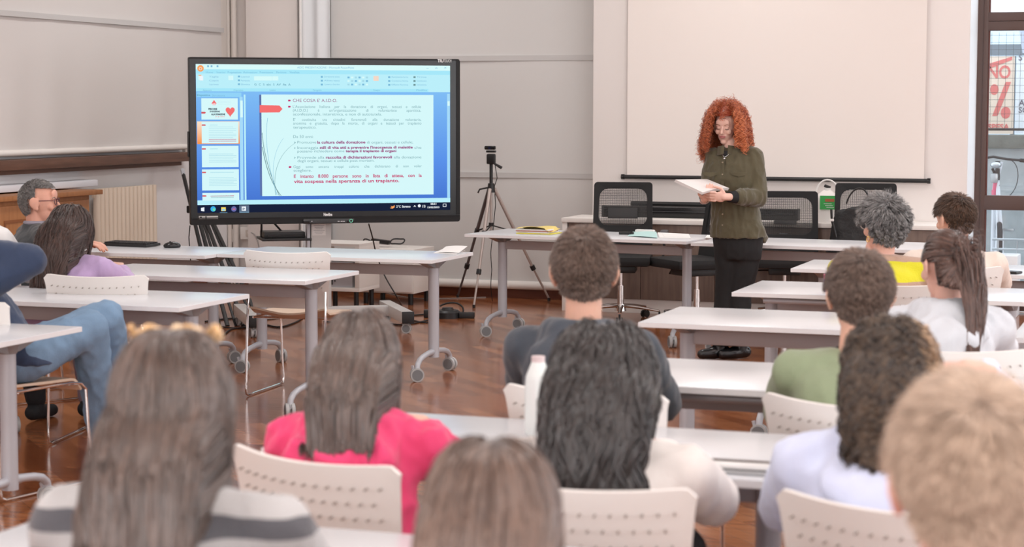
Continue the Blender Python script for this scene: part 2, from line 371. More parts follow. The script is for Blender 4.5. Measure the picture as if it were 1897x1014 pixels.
# outdoors
YO = 18.6
struct(MB().span((XC1 - 3, YW + .2, -.25), (6, 30, -.1)).build('ground', mat('outdoor_paving', (.45, .45, .45), .9, var=(4, .2)), smooth=False))
M_CONC = mat('weathered_concrete', (.40, .43, .435), .95, var=(5, .38), bump=(14, .3))
zc0, zc1 = at_y(1860, 250, YO).z, at_y(1860, 275, YO).z
struct(MB().span((-6, YO, -.2), (6, YO + .25, zc1)).build('wall_outdoor', M_CONC, smooth=False))
struct(MB().span((-6, YO - .06, zc1), (6, YO + .32, zc0), bevel=.012).build('trim_6', mat('lichened_coping', (.15, .155, .135), .95, var=(9, .35), bump=(25, .4))))
t = thing('mesh_fence', 'black wire mesh fence on top of the outdoor concrete wall', 'fence', (0, YO + .1, zc0))
zt = at_y(1860, 60, YO + .1).z - zc0
f = MB(); x = -2.6
while x < 1.5: f.cyl((x, 0, .04), (x, 0, zt), .0016, seg=5, cap=False); x += .066
z = .06
while z < zt: f.cyl((-2.6, 0, z), (1.5, 0, z), .0016, seg=5, cap=False); z += .066
f.build('wire_mesh', mat('dark_green_wire', (.02, .03, .03), .5), t)
MB().cyl((-2.6, 0, .05), (1.5, 0, .05), .012, seg=8).build('fence_rail', M_BLACK, t)
for x in (-2.5, .1): MB().cyl((x, 0, 0), (x, 0, zt), .018, seg=8).build('fence_post', M_BLACK, t)
# printed banner behind the fence
def ob(px, py): p = at_y(px, py, YO + .5); return p.x, p.z
(ax_, az_), (bx_, bz_) = ob(1828, 248), ob(1876, 104)
t = thing('banner', 'red and cream sale banner with a large percent sign behind the outdoor fence', 'banner', (ax_, YO + .5, az_))
bw, bh = bx_ - ax_ + .02, bz_ - az_
MB().span((-.25, 0, 0), (bw, .006, bh)).build('banner_sheet', mat('cream_banner', (.90, .74, .60), .7), t, smooth=False)
for x_ in (-.2, bw - .03): MB().span((x_, .006, -az_ - .1), (x_ + .04, .05, bh)).build('banner_post', mat('grey_steel', (.17, .21, .24), .6), t, smooth=False)
MR = mat('red_print', (.80, .20, .18), .6)
k = bh / 144.0
def bl(px, py): x_, z_ = ob(px, py); return x_ - ax_, z_ - az_
u, v = bl(1834, 145); text_mesh('NO', .17, MR, t, 'lettering', .001, .004, width=bl(1874, 150)[0] - bl(1832, 150)[0], loc=(u - .02, -.003, v))
A3 = ((1, 0, 0), (0, 0, 1), (0, -1, 0)); pc_ = MB(); pxs = lambda d: bl(1834 + d, 150)[0] - bl(1834, 150)[0]
for px, py, rx in ((1842, 166, 8), (1863, 209, 9)):
    u, v = bl(px, py); pc_.prism([(u + pxs(rx) * math.cos(a), v + pxs(rx) * 1.25 * math.sin(a)) for a in [2 * math.pi * q_ / 24 for q_ in range(24)]], .002, (0, -.001, 0), A3)
pc_.prism([bl(1838, 215), bl(1848, 215), bl(1873, 152), bl(1863, 152)], .002, (0, -.001, 0), A3).build('percent_sign', MR, t, smooth=False)
u, v = bl(1830, 240); text_mesh('SPESA', .075, MR, t, 'lettering', .001, .002, width=bl(1870, 150)[0] - bl(1830, 150)[0], loc=(u, -.003, v))
MB().prism([bl(1829, 119), bl(1875, 105), bl(1875, 111), bl(1829, 129)], .002, (0, -.002, 0), ((1, 0, 0), (0, 0, 1), (0, -1, 0))).build('red_stripe', MR, t, smooth=False)
(cx_, cz_), (dx_, dz_) = ob(1880, 248), ob(1960, 104)
t2 = thing('banner', 'white notice banner with dark letters at the right edge behind the outdoor fence', 'banner', (cx_, YO + .5, cz_))
MB().span((0, 0, 0), (dx_ - cx_, .006, dz_ - cz_)).build('banner_sheet', mat('white_banner', (.86, .9, .94), .7), t2, smooth=False)
for s_, px, py, sz in (('S', 1887, 112, .08), ('A', 1887, 196, .08), ('SC', 1887, 209, .075)):
    q = ob(px, py); text_mesh(s_, sz, mat('dark_print', (.12, .12, .16), .6), t2, 'lettering', .001, .001, loc=(q[0] - cx_, -.003, q[1] - cz_))
# canopy beam and distant building above the banner
zb0, zb1 = at_y(1860, 102, YO + 2).z, at_y(1860, 82, YO + 2).z
struct(MB().span((-6, YO + 2, zb0), (6, YO + 2.3, zb1)).build('beam', mat('grey_steel', (.17, .21, .24), .6), smooth=False))
struct(MB().span((-8, YO + 8, -.2), (9, YO + 8.5, at_y(1860, 24, YO + 8).z)).build('wall_opposite', mat('pale_blue_facade', (.62, .74, .84), .9, var=(1.2, .12)), smooth=False))
q = [at_y(a, b, YO + 1.5) for a, b in ((1888, 55), (1897, 55), (1897, 98), (1894, 98))]
struct(MB().prism([(p.x, p.z) for p in q] , .1, (0, YO + 1.5, 0), ((1, 0, 0), (0, 0, 1), (0, 1, 0))).build('column', mat('grey_blue_post', (.5, .55, .65), .7), smooth=False))

# bicycle leaning in front of the outdoor wall, seen end-on
def bo(px, py, y=18.2): return at_y(px, py, y)
base = bo(1846, 470); YBk = 18.1
bike = thing('bicycle', 'bicycle with a white and pink frame parked against the outdoor concrete wall', 'bicycle', (base.x, YBk, -.1))
def L_(px, py, dy=0.0): p = at_y(px, py, YBk + dy); return Vector((p.x - base.x, dy, p.z + .1))
M_RUB = mat('black_rubber', (.015, .015, .016), .7); M_BKW = mat('white_frame_paint', (.8, .82, .86), .3); M_PINK = mat('pink_decal', (.8, .15, .25), .4); M_ALU = mat('brushed_alloy', (.55, .58, .6), .3, metal=.9)
def wheel(c, r, d):
    d = Vector(d).normalized()
    pts = [c + d * r * math.cos(a) + Vector((0, 0, r)) * math.sin(a) for a in [2 * math.pi * i / 36 for i in range(36)]]
    w = MB().tube(pts, .024, 8, closed=True).build('tyre', M_RUB, bike)
    s_ = MB()
    for i in range(0, 36, 2): s_.cyl(c, c + (pts[i] - c) * .95, .0015, seg=4, cap=False)
    s_.tube([c + (p - c) * .94 for p in pts], .009, 6, closed=True); s_.build('spokes', M_ALU, w); return w
zg = .34
fw = L_(1853, 350, -.05); fw.z = zg + .01
wheel(fw, .325, (.12, -.99, 0)); rw = fw + Vector((-.13, 1.02, 0)) * .0 + Vector((-.14, .30, 0)); rw = Vector((fw.x - .13, fw.y + .35, zg)); 
hd = L_(1848, 318); hd.z = L_(1848, 305).z
MB().tube([fw + Vector((.03, 0, 0)), Vector((fw.x + .02, fw.y + .05, .55)), hd - Vector((0, 0, .1))], .014).tube([fw - Vector((.03, 0, 0)), Vector((fw.x - .02, fw.y + .05, .55)), hd - Vector((0, 0, .1))], .014).build('fork', M_BKW, bike)
hb = hd + Vector((0, 0, .04))
MB().tube([hb + Vector((-.22, .06, .0)), hb + Vector((-.04, 0, .03)), hb + Vector((.08, 0, .01)), hb + Vector((.30, .05, -.01))], .012).build('handlebar', M_BLACK, bike)
MB().cyl(hb + Vector((.19, .03, .0)), hb + Vector((.31, .05, -.01)), .018).build('grip', M_RUB, bike)
MB().tube(bez(hb + Vector((.12, -.02, 0)), hb + Vector((.22, -.03, -.05)), hb + Vector((.2, -.03, -.3)), hb + Vector((.06, 0, -.35))), .004, 6).build('brake_cable', M_BLACK, bike)
bb = Vector((fw.x - .06, fw.y + .12, .42))
MB().tube([hd - Vector((0, 0, .02)), hd + Vector((-.03, .1, -.25)), bb], .026).build('frame_tube', M_BKW, bike)
MB().tube([hd + Vector((-.012, -.012, -.12)), hd + Vector((-.03, .02, -.3))], .02).build('decal', M_PINK, bike)
MB().cyl(hd + Vector((0, 0, .03)), hd - Vector((0, 0, .14)), .022).build('head_tube', M_BLACK, bike)
ped = L_(1868, 426); MB().box(ped, (.10, .09, .025), bevel=.004).build('pedal', M_ALU, bike)
MB().tube([Vector((fw.x, fw.y + .1, .44)), ped - Vector((.07, 0, 0)), ped], .009).build('crank', M_ALU, bike)
MB().box(L_(1842, 330, -.02), (.07, .05, .09), bevel=.02).build('brake_caliper', M_ALU, bike)
for k_, (x0_, y0_, x1_, y1_) in enumerate(((1838, 312, 1850, 345), (1842, 345, 1856, 300), (1840, 400, 1852, 372), (1838, 372, 1846, 440))):
    MB().tube([L_(x0_, y0_, .06 * k_), L_((x0_ + x1_) / 2 + 2, (y0_ + y1_) / 2, .06 * k_), L_(x1_, y1_, .06 * k_)], .012).build('frame_tube', M_BKW if k_ % 2 else M_BLACK, bike)
MB().tube([L_(1840, 455, .1), L_(1853, 440, .1), L_(1856, 425, .1)], .008).build('chain_guard', M_ALU, bike)
MB().ball(L_(1845, 306, -.05), (.05, .04, .03)).build('bell', M_ALU, bike)
MB().box(L_(1842, 362, .02), (.05, .04, .10), bevel=.01).build('reflector', M_PINK, bike)
# low chrome rack in front of the bicycle
rk = thing('bicycle_rack', 'low chrome bicycle rack on the ground outside the glazed door', 'rack', (0, 17.3, -.1))
r_ = MB()
xa, xb = at_y(1838, 450, 17.3).x, at_y(1960, 450, 17.3).x
for py in (444, 462): z = at_y(1860, py, 17.3).z + .1; r_.cyl((xa, 0, z), (xb, 0, z), .010, seg=8)
for i in range(5): x = xa + .05 + i * .16; r_.cyl((x, 0, 0), (x, 0, at_y(1860, 444, 17.3).z + .1), .008, seg=8)
r_.build('rack_tubes', M_ALU, rk)
# ---------------------------------------------------------------- desks
M_TOP = mat('white_laminate_top', (.70, .715, .745), .24, spec=.6)
M_TOPEDGE = mat('white_desk_edge', (.86, .855, .87), .4)
M_LEG = mat('silver_powder_coat', (.50, .51, .55), .36, metal=.15)
M_BEAM = mat('grey_beam_paint', (.47, .45, .465), .5, metal=.1)
M_CAP = mat('grey_cast_bracket', (.30, .30, .31), .45, metal=.3)
M_WHEEL = mat('grey_caster_disc', (.20, .21, .22), .5); M_TYRE = mat('light_caster_tyre', (.48, .49, .49), .5)
M_CHROME = mat('chrome', (.80, .78, .77), .10, metal=1.0)
DW = .68
def caster(parent, p, ang, r=.041):
    """double-wheel caster: p = floor point, ang = swivel"""
    mb = MB(); R = rotz(ang); P = Vector(p)
    for s in (-1, 1): mb.cyl(P + R @ Vector((s * .007, 0, r)), P + R @ Vector((s * .024, 0, r)), r, seg=22)
    mb.box(P + R @ Vector((0, .005, r + .012)), (.012, .05, .05), rot=R, bevel=.004)
    o = mb.build('caster', M_TYRE, parent)
    d = MB()
    for s in (-1, 1): d.cyl(P + R @ Vector((s * .0235, 0, r)), P + R @ Vector((s * .027, 0, r)), r * .78, seg=22)
    d.build('wheel_disc', M_WHEEL, o)
    MB().tube([P + R @ Vector((0, .028, r + .055)), P + R @ Vector((0, .02, r + .02)), P + R @ Vector((0, -.03, r + .02))], .010, 8, flat=.6).build('fork', M_LEG, o)
    return o
def make_desk(name, label, L=1.4, tube=False, sw=(.4, -.3, .9, .2), W=DW):
    t = thing(name, label, 'desk')
    MB().box((L / 2, W / 2, .719), (L, W, .022), bevel=.0025).build('desk_top', M_TOP, t)
    e = MB()
    e.span((-.0012, -.0012, .7095), (L + .0012, .001, .7285)).span((-.0012, W - .001, .7095), (L + .0012, W + .0012, .7285)).span((-.0012, 0, .7095), (.001, W, .7285)).span((L - .001, 0, .7095), (L + .0012, W, .7285))
    e.build('edge_band', M_TOPEDGE, t, smooth=False)
    MB().box((L / 2, W / 2, .637), (L - .24, .026, .062), bevel=.004).build('beam', M_BEAM, t)
    for k, x in enumerate((.125, L - .125)):
        lg = MB().cyl((x, W / 2, .115), (x, W / 2, .66), .033, .033, 28).build('leg', M_LEG, t)
        b = MB().cyl((x, W / 2, .655), (x, W / 2, .69), .037, .046, 24)
        for s in (-1, 1): b.prism([(0, .655), (.05 * 1, .66), (.20, .70), (.20, .708), (0, .708)], .05, (x - .025, W / 2, 0), ((0, s, 0), (0, 0, 1), (1, 0, 0)))
        b.build('leg_bracket', M_CAP, t)
        for j, s in enumerate((-1, 1)):
            y0 = W / 2
            pts = [(x, y0 + s * .01, .150), (x, y0 + s * .09, .146), (x, y0 + s * .17, .136), (x, y0 + s * .225, .122), (x, y0 + s * .258, .098), (x, y0 + s * .268, .066)]
            P = []
            for i in range(len(pts) - 1):
                for q in range(3): P.append(Vector(pts[i]).lerp(Vector(pts[i + 1]), q / 3))
            P.append(Vector(pts[-1]))
            f = MB().tube(P, [.019] * 3 + [.017] * (len(P) - 3), 14).build('foot', M_LEG, t)
            c = caster(f, (x, y0 + s * .268, 0), sw[(2 * k + j) % 4] + 1.2)
    if tube:
        MB().cyl((.14, .07, .688), (L - .14, .07, .688), .014, seg=16).build('release_tube', M_LEG, t)
    MB().box((L - .10, W - .12, .700), (.05, .035, .014), bevel=.004).build('release_lever', M_BLACK, t)
    return t
GD = 'white folding desks on casters'
desks = [  # X of left end, Y near edge, rotation, length, tube, label
    (-5.615, 10.565, .0, 1.4, 0, 'white wheeled desk below the big screen, with a folded paper on its right end'),
    (-7.02, 10.41, .0, 1.4, 0, 'white wheeled desk with the black keyboard and mouse, by the man in glasses'),
    (-5.715, 9.06, .0, 1.4, 0, 'empty white wheeled desk between the lone empty chair and the girl in lilac'),
    (-5.665, 7.66, .0, 1.4, 0, 'white wheeled desk right in front of the boy in jeans'),
    (-5.665, 6.18, .0, 1.4, 0, 'white wheeled desk at the far left edge, in front of the navy-sweater boy\'s chair'),
    (-2.135, 10.72, .0, 1.4, 0, 'white desk with a black phone, in front of the boy in cream hoodie'),
    (-2.125, 9.235, .0, 1.4, 1, 'white desk carrying the small blue and pink carton'),
    (-2.19, 7.80, .0, 1.4, 0, 'empty white desk whose left corner is just below the standing woman\'s legs'),
    (-2.05, 6.03, .0, 1.4, 1, 'white desk between the boy in dark hoodie and the boy in olive sweater'),
    (-2.30, 4.56, .0, 1.4, 0, 'near white desk in front of the girl in the pink hoodie'),
    (-.885, 4.585, .0, 1.4, 1, 'near white desk with the long silver case, in front of curly-haired person'),
    (-2.355, 3.05, .0, 1.4, 0, 'nearest white desk, its corner showing at the bottom left'),
    (-.68, 7.78, .0, 1.4, 0, 'white desk corner at the right edge beside the ponytailed girl'),
    (-.64, 6.18, .0, 1.4, 0, 'white desk at the right edge behind the blond boy'),
    (-4.875, 12.84, math.atan2(-.19, 1.66), 1.66, 0, 'long white front table with the yellow folder'),
    (-3.165, 12.54, math.atan2(-.12, 1.15), 1.66, 0, 'long white front table just behind the standing woman'),
]
for i, (x, y, r, Ln, tb, lab) in enumerate(desks):
    t = make_desk('folding_desk', lab, Ln, bool(tb), ((.4, -.3, .9, .2), (-.5, .6, .1, 1.2), (1.0, .3, -.6, .7))[i % 3], .70 if Ln > 1.5 else DW)
    t.location = (x, y, 0); t.rotation_euler = (0, 0, r); t['group'] = GD
TOPZ = .7305

# ---------------------------------------------------------------- white sled chairs
M_SHELL = mat('cream_white_shell', (.84, .80, .765), .42)
M_SEATW = mat('beech_seat', (.72, .55, .42), .4)
M_HOLE = mat('shell_perforation', (.34, .30, .27), .8)
def make_chair(name, label):
    t = thing(name, label, 'chair')
    def back(u, v, o=0.0):
        x = (u - .5); w = .45 + .07 * v
        y = -.215 - .075 * v + .055 * (2 * x) ** 2 * (.5 + .5 * v) + .02 * (1 - v) ** 2 * 0
        z = .50 + .325 * v - .012 * (1 - (2 * x) ** 2) * v
        # rounded upper corners
        c = max(0.0, abs(2 * x) - .90) / .10
        if v > .86: z -= (c ** 2) * .022 * (v - .86) / .14
        return (x * w, y - o, z)
    h = MB()
    for j in range(5):
        for i in range(14 if j % 2 == 0 else 13):
            u = .08 + (i + (0 if j % 2 == 0 else .5)) * .84 / 13; v = .84 - j * .115
            p = Vector(back(u, v)); q = Vector(back(u, v, .02))
            n = Vector((-(u - .5) * .45, 1, .22)).normalized()
            h.cyl(p + n * .0006, p - n * .0122, .0024, seg=6)
    for fc in h.bm.faces: fc.material_index = 1
    h.grid(back, 28, 20, .011).build('backrest', M_SHELL, t, angle=50).data.materials.append(M_HOLE)
    def seat(u, v):
        x = (u - .5); w = .46 - .03 * abs(v - .5)
        y = -.225 + .45 * v; z = .462 - .018 * math.cos(x * 5) * (1 - v) - .05 * max(0, v - .86) / .14 * 1.0 * (max(0, v - .86) / .14) + .03 * max(0, .14 - v) / .14
        return (x * w, y, z)
    MB().grid(seat, 16, 20, .011).build('seat', M_SEATW, t, angle=50)
    for s in (-1, 1):
        x = s * .235
        pts = [(s * .225, -.232, .60), (s * .232, -.245, .50), (x, -.262, .25), (x, -.275, .05), (x, -.268, .018), (x, -.245, .008), (x, 0, .008), (x, .235, .008), (x, .262, .016), (x, .268, .04), (x, .245, .25), (x, .235, .41), (x * .985, .21, .436), (x * .95, .16, .443), (x * .93, 0, .443), (x * .93, -.2, .443)]
        P = []
        for i in range(len(pts) - 1):
            for k in range(3): P.append(Vector(pts[i]).lerp(Vector(pts[i + 1]), k / 3))
        P.append(Vector(pts[-1]))
        MB().tube(P, .0065, 8).build('sled_leg', M_CHROME, t)
    MB().cyl((-.22, .15, .44), (.22, .15, .44), .006, seg=8).cyl((-.22, -.15, .44), (.22, -.15, .44), .006, seg=8).build('cross_bar', M_CHROME, t)
    return t
GC = 'white perforated sled chairs'
chairs = [  # backrest top centre px,py at z .815 ; angle ; label ; direct xy optional
    (((524, 470),), .06, 'empty white perforated chair below the big screen'),
    (((170, 515),), .20, 'white perforated chair of the girl in the lilac sweater'),
    (((-88, 562),), -.20, 'white perforated chair of the boy in jeans at the left edge'),
    (((548, 858),), -.30, 'white chair holding the girl in the pink hoodie'),
    (((1057, 912),), .05, 'white perforated chair of the black-haired girl in white'),
    (((1545, 754),), -.33, 'white perforated chair of the boy in the olive sweater'),
    (((1625, 950),), -.30, 'white perforated chair of the curly-haired person in pale blue'),
    (((1770, 655),), .20, 'white perforated chair of the ponytailed girl'),
    (((1775, 500),), .45, 'white perforated chair of the boy in the cream hoodie'),
    (((1066, 733),), -.15, 'white chair of the boy in the dark grey hoodie'),
    (((1640, 531),), -.10, 'white perforated chair of the grey-haired woman in yellow stripes'),
]
proto = make_chair('sled_chair', chairs[0][2]); proto['group'] = GC
for i, (pp, a, lab) in enumerate(chairs):
    t = proto if i == 0 else copy_tree(proto)
    t['label'] = lab
    c = at_z(pp[0][0], pp[0][1], .812); f = Vector((-math.sin(a), math.cos(a), 0))
    o = c + f * .29
    t.location = (o.x, o.y, 0); t.rotation_euler = (0, 0, a)
CH = {}
# chairs under the people whose seats lie outside the picture or behind others
for lab, x, y, a in (('white chair of the girl in the grey striped sweater', -1.5, 2.62, .0), ('white chair of the brown-haired girl at the bottom edge', -.92, 2.38, .05),
                     ('white chair of the blond boy at the bottom right', -.24, 2.2, .0), ('chair of the man in glasses by the keyboard desk', -6.1, 9.35, -.55), ('white chair of the person in white at the left edge', -6.05, 8.15, .0)):
    t = copy_tree(proto); t['label'] = lab; t.location = (x, y, 0); t.rotation_euler = (0, 0, a)

# ---------------------------------------------------------------- office chairs behind the front tables
M_OBLK = mat('black_office_fabric', (.010, .010, .011), .75, bump=(200, .1)); M_MESH = mat('dark_chair_mesh', (.03, .03, .03), .6)
def office_chair(label, x, y, rz, topz, w=.44, arms=False, lumbar=.46):
    t = thing('office_chair', label, 'office chair', (x, y, 0), rz, 'black mesh office chairs behind the front tables')
    h = .50; cz = topz - h / 2
    out = rrect(w, h, .025, 5, 0, 0, .97); inn = rrect(w * .82, h * .56, .07, 5, 0, h * .12, .97)
    def place(mb):
        for v in mb.bm.verts:
            v.co = Vector((v.co.x, v.co.y - .03 * math.cos(v.co.x / w * 2.6) - (v.co.z) * .16, v.co.z + cz))
        return mb
    A = ((1, 0, 0), (0, 0, 1), (0, 1, 0))
    place(MB().ring_plate(out, inn, .028, (0, -.20, 0), A)).build('back_frame', M_OBLK, t)
    m = MB(); n = 34
    for i in range(n):
        z = h * .12 - h * .28 + h * .56 * (i + .5) / n; m.box((0, -.186, z), (w * .81, .0016, .0042))
    for i in range(27):
        xx_ = -w * .405 + w * .81 * (i + .5) / 27; m.box((xx_, -.186, h * .12), (.0022, .0016, h * .55))
    place(m).build('mesh_panel', M_MESH, t, smooth=False)
    place(MB().box((.0, -.155, h * .03), (w * lumbar, .02, .085 if lumbar > .45 else .035), bevel=.006)).build('lumbar_pad', M_BLACK, t)
    MB().box((0, .06, .47), (.47, .46, .075), bevel=.03).build('seat', M_OBLK, t)
    MB().box((0, .03, .405), (.24, .26, .06), bevel=.012).build('tilt_mechanism', M_BLACK, t)
    MB().tube([(.05, .05, .405), (.26, .06, .40), (.30, .06, .365)], .011, 8, flat=.6).build('lever', M_BLACK, t)
    MB().tube([(0, -.05, .40), (0, -.20, .41), (0, -.235, .50), (0, -.225, topz - h + .1)], .028, 10, flat=.5).build('back_support', M_BLACK, t)
    MB().cyl((0, 0, .26), (0, 0, .39), .016, seg=16).cyl((0, 0, .08), (0, 0, .27), .027, seg=20).build('gas_column', M_CHROME, t)
    b = MB().cyl((0, 0, .075), (0, 0, .125), .045, .038, 20)
    cps = []
    for k in range(5):
        a = 2 * math.pi * k / 5 + .35; d = Vector((math.cos(a), math.sin(a), 0)); e = d * .31
        b.tube([d * .03 + Vector((0, 0, .115)), d * .16 + Vector((0, 0, .105)), e + Vector((0, 0, .085))], [.024, .019, .013], 10, flat=.6); cps.append((e, a))
    bo_ = b.build('star_base', M_CHROME, t)
    for e, a in cps:
        c = MB()
        for s in (-1, 1):
            q = e + Vector((-math.sin(a), math.cos(a), 0)) * .013 * s; q2 = e + Vector((-math.sin(a), math.cos(a), 0)) * .024 * s
            c.cyl(q + Vector((0, 0, .028)), q2 + Vector((0, 0, .028)), .028, seg=16)
        c.cyl(e + Vector((0, 0, .03)), e + Vector((0, 0, .08)), .008, seg=8); c.build('caster', M_BLACK, bo_)
    if arms:
        for s in (-1, 1):
            ar = MB().tube([(s * .2, .02, .43), (s * .30, .02, .44), (s * .325, .01, .52), (s * .325, -.02, .66)], .014, 10, flat=.7).build('armrest', M_BLACK, t)
            MB().box((s * .325, .0, .675), (.06, .24, .03), bevel=.012).build('arm_pad', mat('grey_arm_pad', (.07, .07, .08), .5), ar)
    return t
c1 = (at_d(1097, 337, 14.8) + at_d(1203, 335, 14.8)) / 2
office_chair('black mesh office chair with grey arm pads, left of the standing woman', c1.x, c1.y + .02, math.pi + .22, 1.045, .46, True, .50)
c2 = at_d(1300, 357, 14.5)
office_chair('black office chair turned sideways, partly hidden by the standing woman', c2.x - .03, c2.y + .0, 2.35, .985, .46, False, .3)
c3 = (at_d(1404, 356, 14.7) + at_d(1512, 358, 14.7)) / 2
office_chair('black mesh office chair just right of the standing woman', c3.x, c3.y - .05, math.pi + .2, .985, .50, False, .34)
c4 = (at_d(1555, 341, 14.75) + at_d(1670, 343, 14.75)) / 2
office_chair('black mesh office chair with the black bag on it', c4.x, c4.y - .22, math.pi + .15, 1.05, .47, False, .3)
# black bag on the last chair
bg_c = at_y(1582, 410, 14.40)
t = thing('tote_bag', 'slouched black cloth bag with a thin loop handle behind the grey-haired woman', 'bag', (bg_c.x, 14.42, 0))
bm_ = MB()
def bagf(u, v):
    a = 2 * math.pi * u; rr = 1 - .18 * v + .05 * math.sin(3 * a + 5 * v)
    x = math.cos(a) * .22 * rr + .05 * v; y = math.sin(a) * .085 * rr * (1 - .3 * v)
    z = .51 + .44 * v - .10 * v * (.5 - .5 * math.cos(a)) * v + .012 * math.sin(9 * a + v * 8)
    return (x, y, z)
bm_.grid(lambda u, v: bagf(u, v), 40, 18)
bm_.grid(lambda u, v: tuple(Vector(bagf(u, 1)) * v + Vector((.05, 0, .90)) * (1 - v)), 40, 3)
bm_.grid(lambda u, v: tuple(Vector(bagf(u, 0)) * v + Vector((0, 0, .51)) * (1 - v)), 40, 3)
bmesh.ops.remove_doubles(bm_.bm, verts=bm_.bm.verts[:], dist=.0006)
bm_.build('bag_body', mat('black_nylon', (.009, .009, .01), .5, bump=(16, .8)), t, angle=60)
hp = [at_y(a, b, 14.40) - Vector((bg_c.x, 14.42, 0)) for a, b in ((1568, 378), (1577, 352), (1592, 343), (1606, 352), (1610, 372))]
MB().tube(bez(hp[0], hp[1] + Vector((0, 0, .04)), hp[3] + Vector((0, 0, .05)), hp[4], 18), .006, 8).build('handle', M_BLACK, t)
sp = [at_y(a, b, 14.34) - Vector((bg_c.x, 14.42, 0)) for a, b in ((1540, 388), (1541, 408), (1549, 440))]
MB().tube(sp, .009, 8, flat=.4).build('side_strap', M_BLACK, t)
MB().box(sp[1], (.03, .012, .018), bevel=.003).build('buckle', M_WHITE, t)

# ---------------------------------------------------------------- low cabinet run under the projection screen
YF = 14.80; CT = at_y(1060, 404, YF).z
cxl = at_y(1041, 420, YF).x; cxr = XC1 - .05
pl = at_y(1160, 554, YF + .03).z
t = thing('low_cabinet', 'long low brown cabinet with a white top and plinth behind the office chairs', 'cabinet', (0, 0, 0))
MB().span((cxl, YF - .02, CT - .035), (cxr, YC - .004, CT), bevel=.004).build('cabinet_top', M_HEM, t)
MB().span((cxl + .05, YF + .02, pl), (cxr, YC - .01, CT - .035)).build('carcass', M_CABW, t, smooth=False)
MB().span((cxl + .05, YF + .03, 0), (cxr, YC - .05, pl)).build('plinth', M_HEM, t, smooth=False)
MB().span((cxl + .005, YF - .01, 0), (cxl + .045, YC - .006, CT - .035), bevel=.003).build('end_panel', M_HEM, t)
n = 5; wdt = (cxr - cxl - .06) / n
for i in range(n):
    a = cxl + .055 + i * wdt
    d = MB().span((a + .002, YF, pl + .004), (a + wdt - .002, YF + .02, CT - .04), bevel=.0015).build('door', M_CABW, t)
    MB().span((a + wdt - .09, YF - .012, CT - .09), (a + wdt - .03, YF, CT - .08)).build('handle', M_LEG, d, smooth=False)
# rolled black screens and soundbar lying on the cabinet
a, b = at_y(1120, 390, 15.1), at_y(1478, 394, 15.1)
t = thing('screen_case', 'long black case lying on the low cabinet behind the office chairs', 'case', ((a.x + b.x) / 2, 15.1, CT))
MB().box((0, 0, .045), (b.x - a.x, .09, .088), bevel=.01).build('case_body', M_BLACKG, t)
MB().box((0, -.046, .052), (b.x - a.x - .06, .004, .004)).build('case_groove', mat('dark_grey_line', (.07, .07, .075), .4), t, smooth=False)
for s in (-1, 1): MB().box((s * (b.x - a.x) / 2, 0, .045), (.02, .096, .09), bevel=.004).build('end_cap', M_BLACK, t)
a, b = at_y(1190, 378, 15.2), at_y(1300, 379, 15.2)
t = thing('screen_tube', 'thin black tube lying behind the long black case on the cabinet', 'tube', ((a.x + b.x) / 2 + .1, 15.23, CT))
zt = a.z - CT
MB().cyl((-(b.x - a.x) / 2 - .2, 0, zt), ((b.x - a.x) / 2 + .2, 0, zt), .02, seg=16).build('tube_body', M_BLACK, t)
for s in (-.4, .4): MB().span((s - .02, -.03, 0), (s + .02, .03, zt - .01)).build('stand', M_BLACK, t)
# white jug with green label
j = at_y(1532, 406, 15.02); r_w = (at_y(1553, 380, 15.02).x - at_y(1509, 380, 15.02).x) / 2
t = thing('detergent_jug', 'white plastic jug with a green label and loop handle on the low cabinet', 'jug', (j.x, 15.02, CT))
zcap = at_y(1531, 352, 15.02).z - CT
def jug(u, v):
    a = 2 * math.pi * u; k = 1 if v < .72 else math.cos((v - .72) / .28 * 1.25)
    c_, s_ = math.cos(a), math.sin(a); e = .5
    return (math.copysign(abs(c_) ** e, c_) * r_w * .9 * k, math.copysign(abs(s_) ** e, s_) * .075 * k, zcap * v)
jm = MB(); jm.grid(jug, 36, 20); jm.grid(lambda u, v: tuple(Vector(jug(u, 1)) * v + Vector((0, 0, zcap)) * (1 - v)), 36, 2); jm.grid(lambda u, v: tuple(Vector(jug(u, 0)) * v), 36, 2)
bmesh.ops.remove_doubles(jm.bm, verts=jm.bm.verts[:], dist=.0004)
jm.build('jug_body', mat('white_translucent_plastic', (.86, .82, .79), .4), t)
MB().cyl((0, 0, zcap - .01), (0, 0, zcap + .015), .03, seg=16).build('collar', M_WHITE, t)
MB().box((0, 0, zcap + .025), (.05, .03, .022), rot=Matrix.Rotation(.35, 3, 'Y'), bevel=.005).build('cap', M_BLACK, t)
l0, l1 = at_y(1519, 388, 14.94), at_y(1548, 363, 14.94)
lb = MB().span((l0.x - j.x, -.0825, l0.z - CT), (l1.x - j.x, -.076, l1.z - CT)).build('label', mat('green_label', (.06, .42, .10), .5), t, smooth=False)
MB().box(((l0.x + l1.x) / 2 - j.x + .015, -.0835, (l1.z - CT) - .035), (.07, .002, .022)).build('label_band', mat('red_brown_band', (.45, .13, .06), .5), lb, smooth=False)
for k in range(3): MB().box(((l0.x + l1.x) / 2 - j.x + .01 * k, -.0835, (l1.z - CT) - .062 - k * .014), (.06, .002, .004)).build('label_line', M_WHITE, lb, smooth=False)
hh = at_y(1530, 331, 15.02).z - CT
MB().tube(bez((-r_w * .95, 0, zcap * .75), (-r_w * 1.1, 0, hh * 1.11), (r_w * 1.1, 0, hh * 1.11), (r_w * .95, 0, zcap * .75), 24), .006, 8).build('loop_handle', M_WHITE, t)

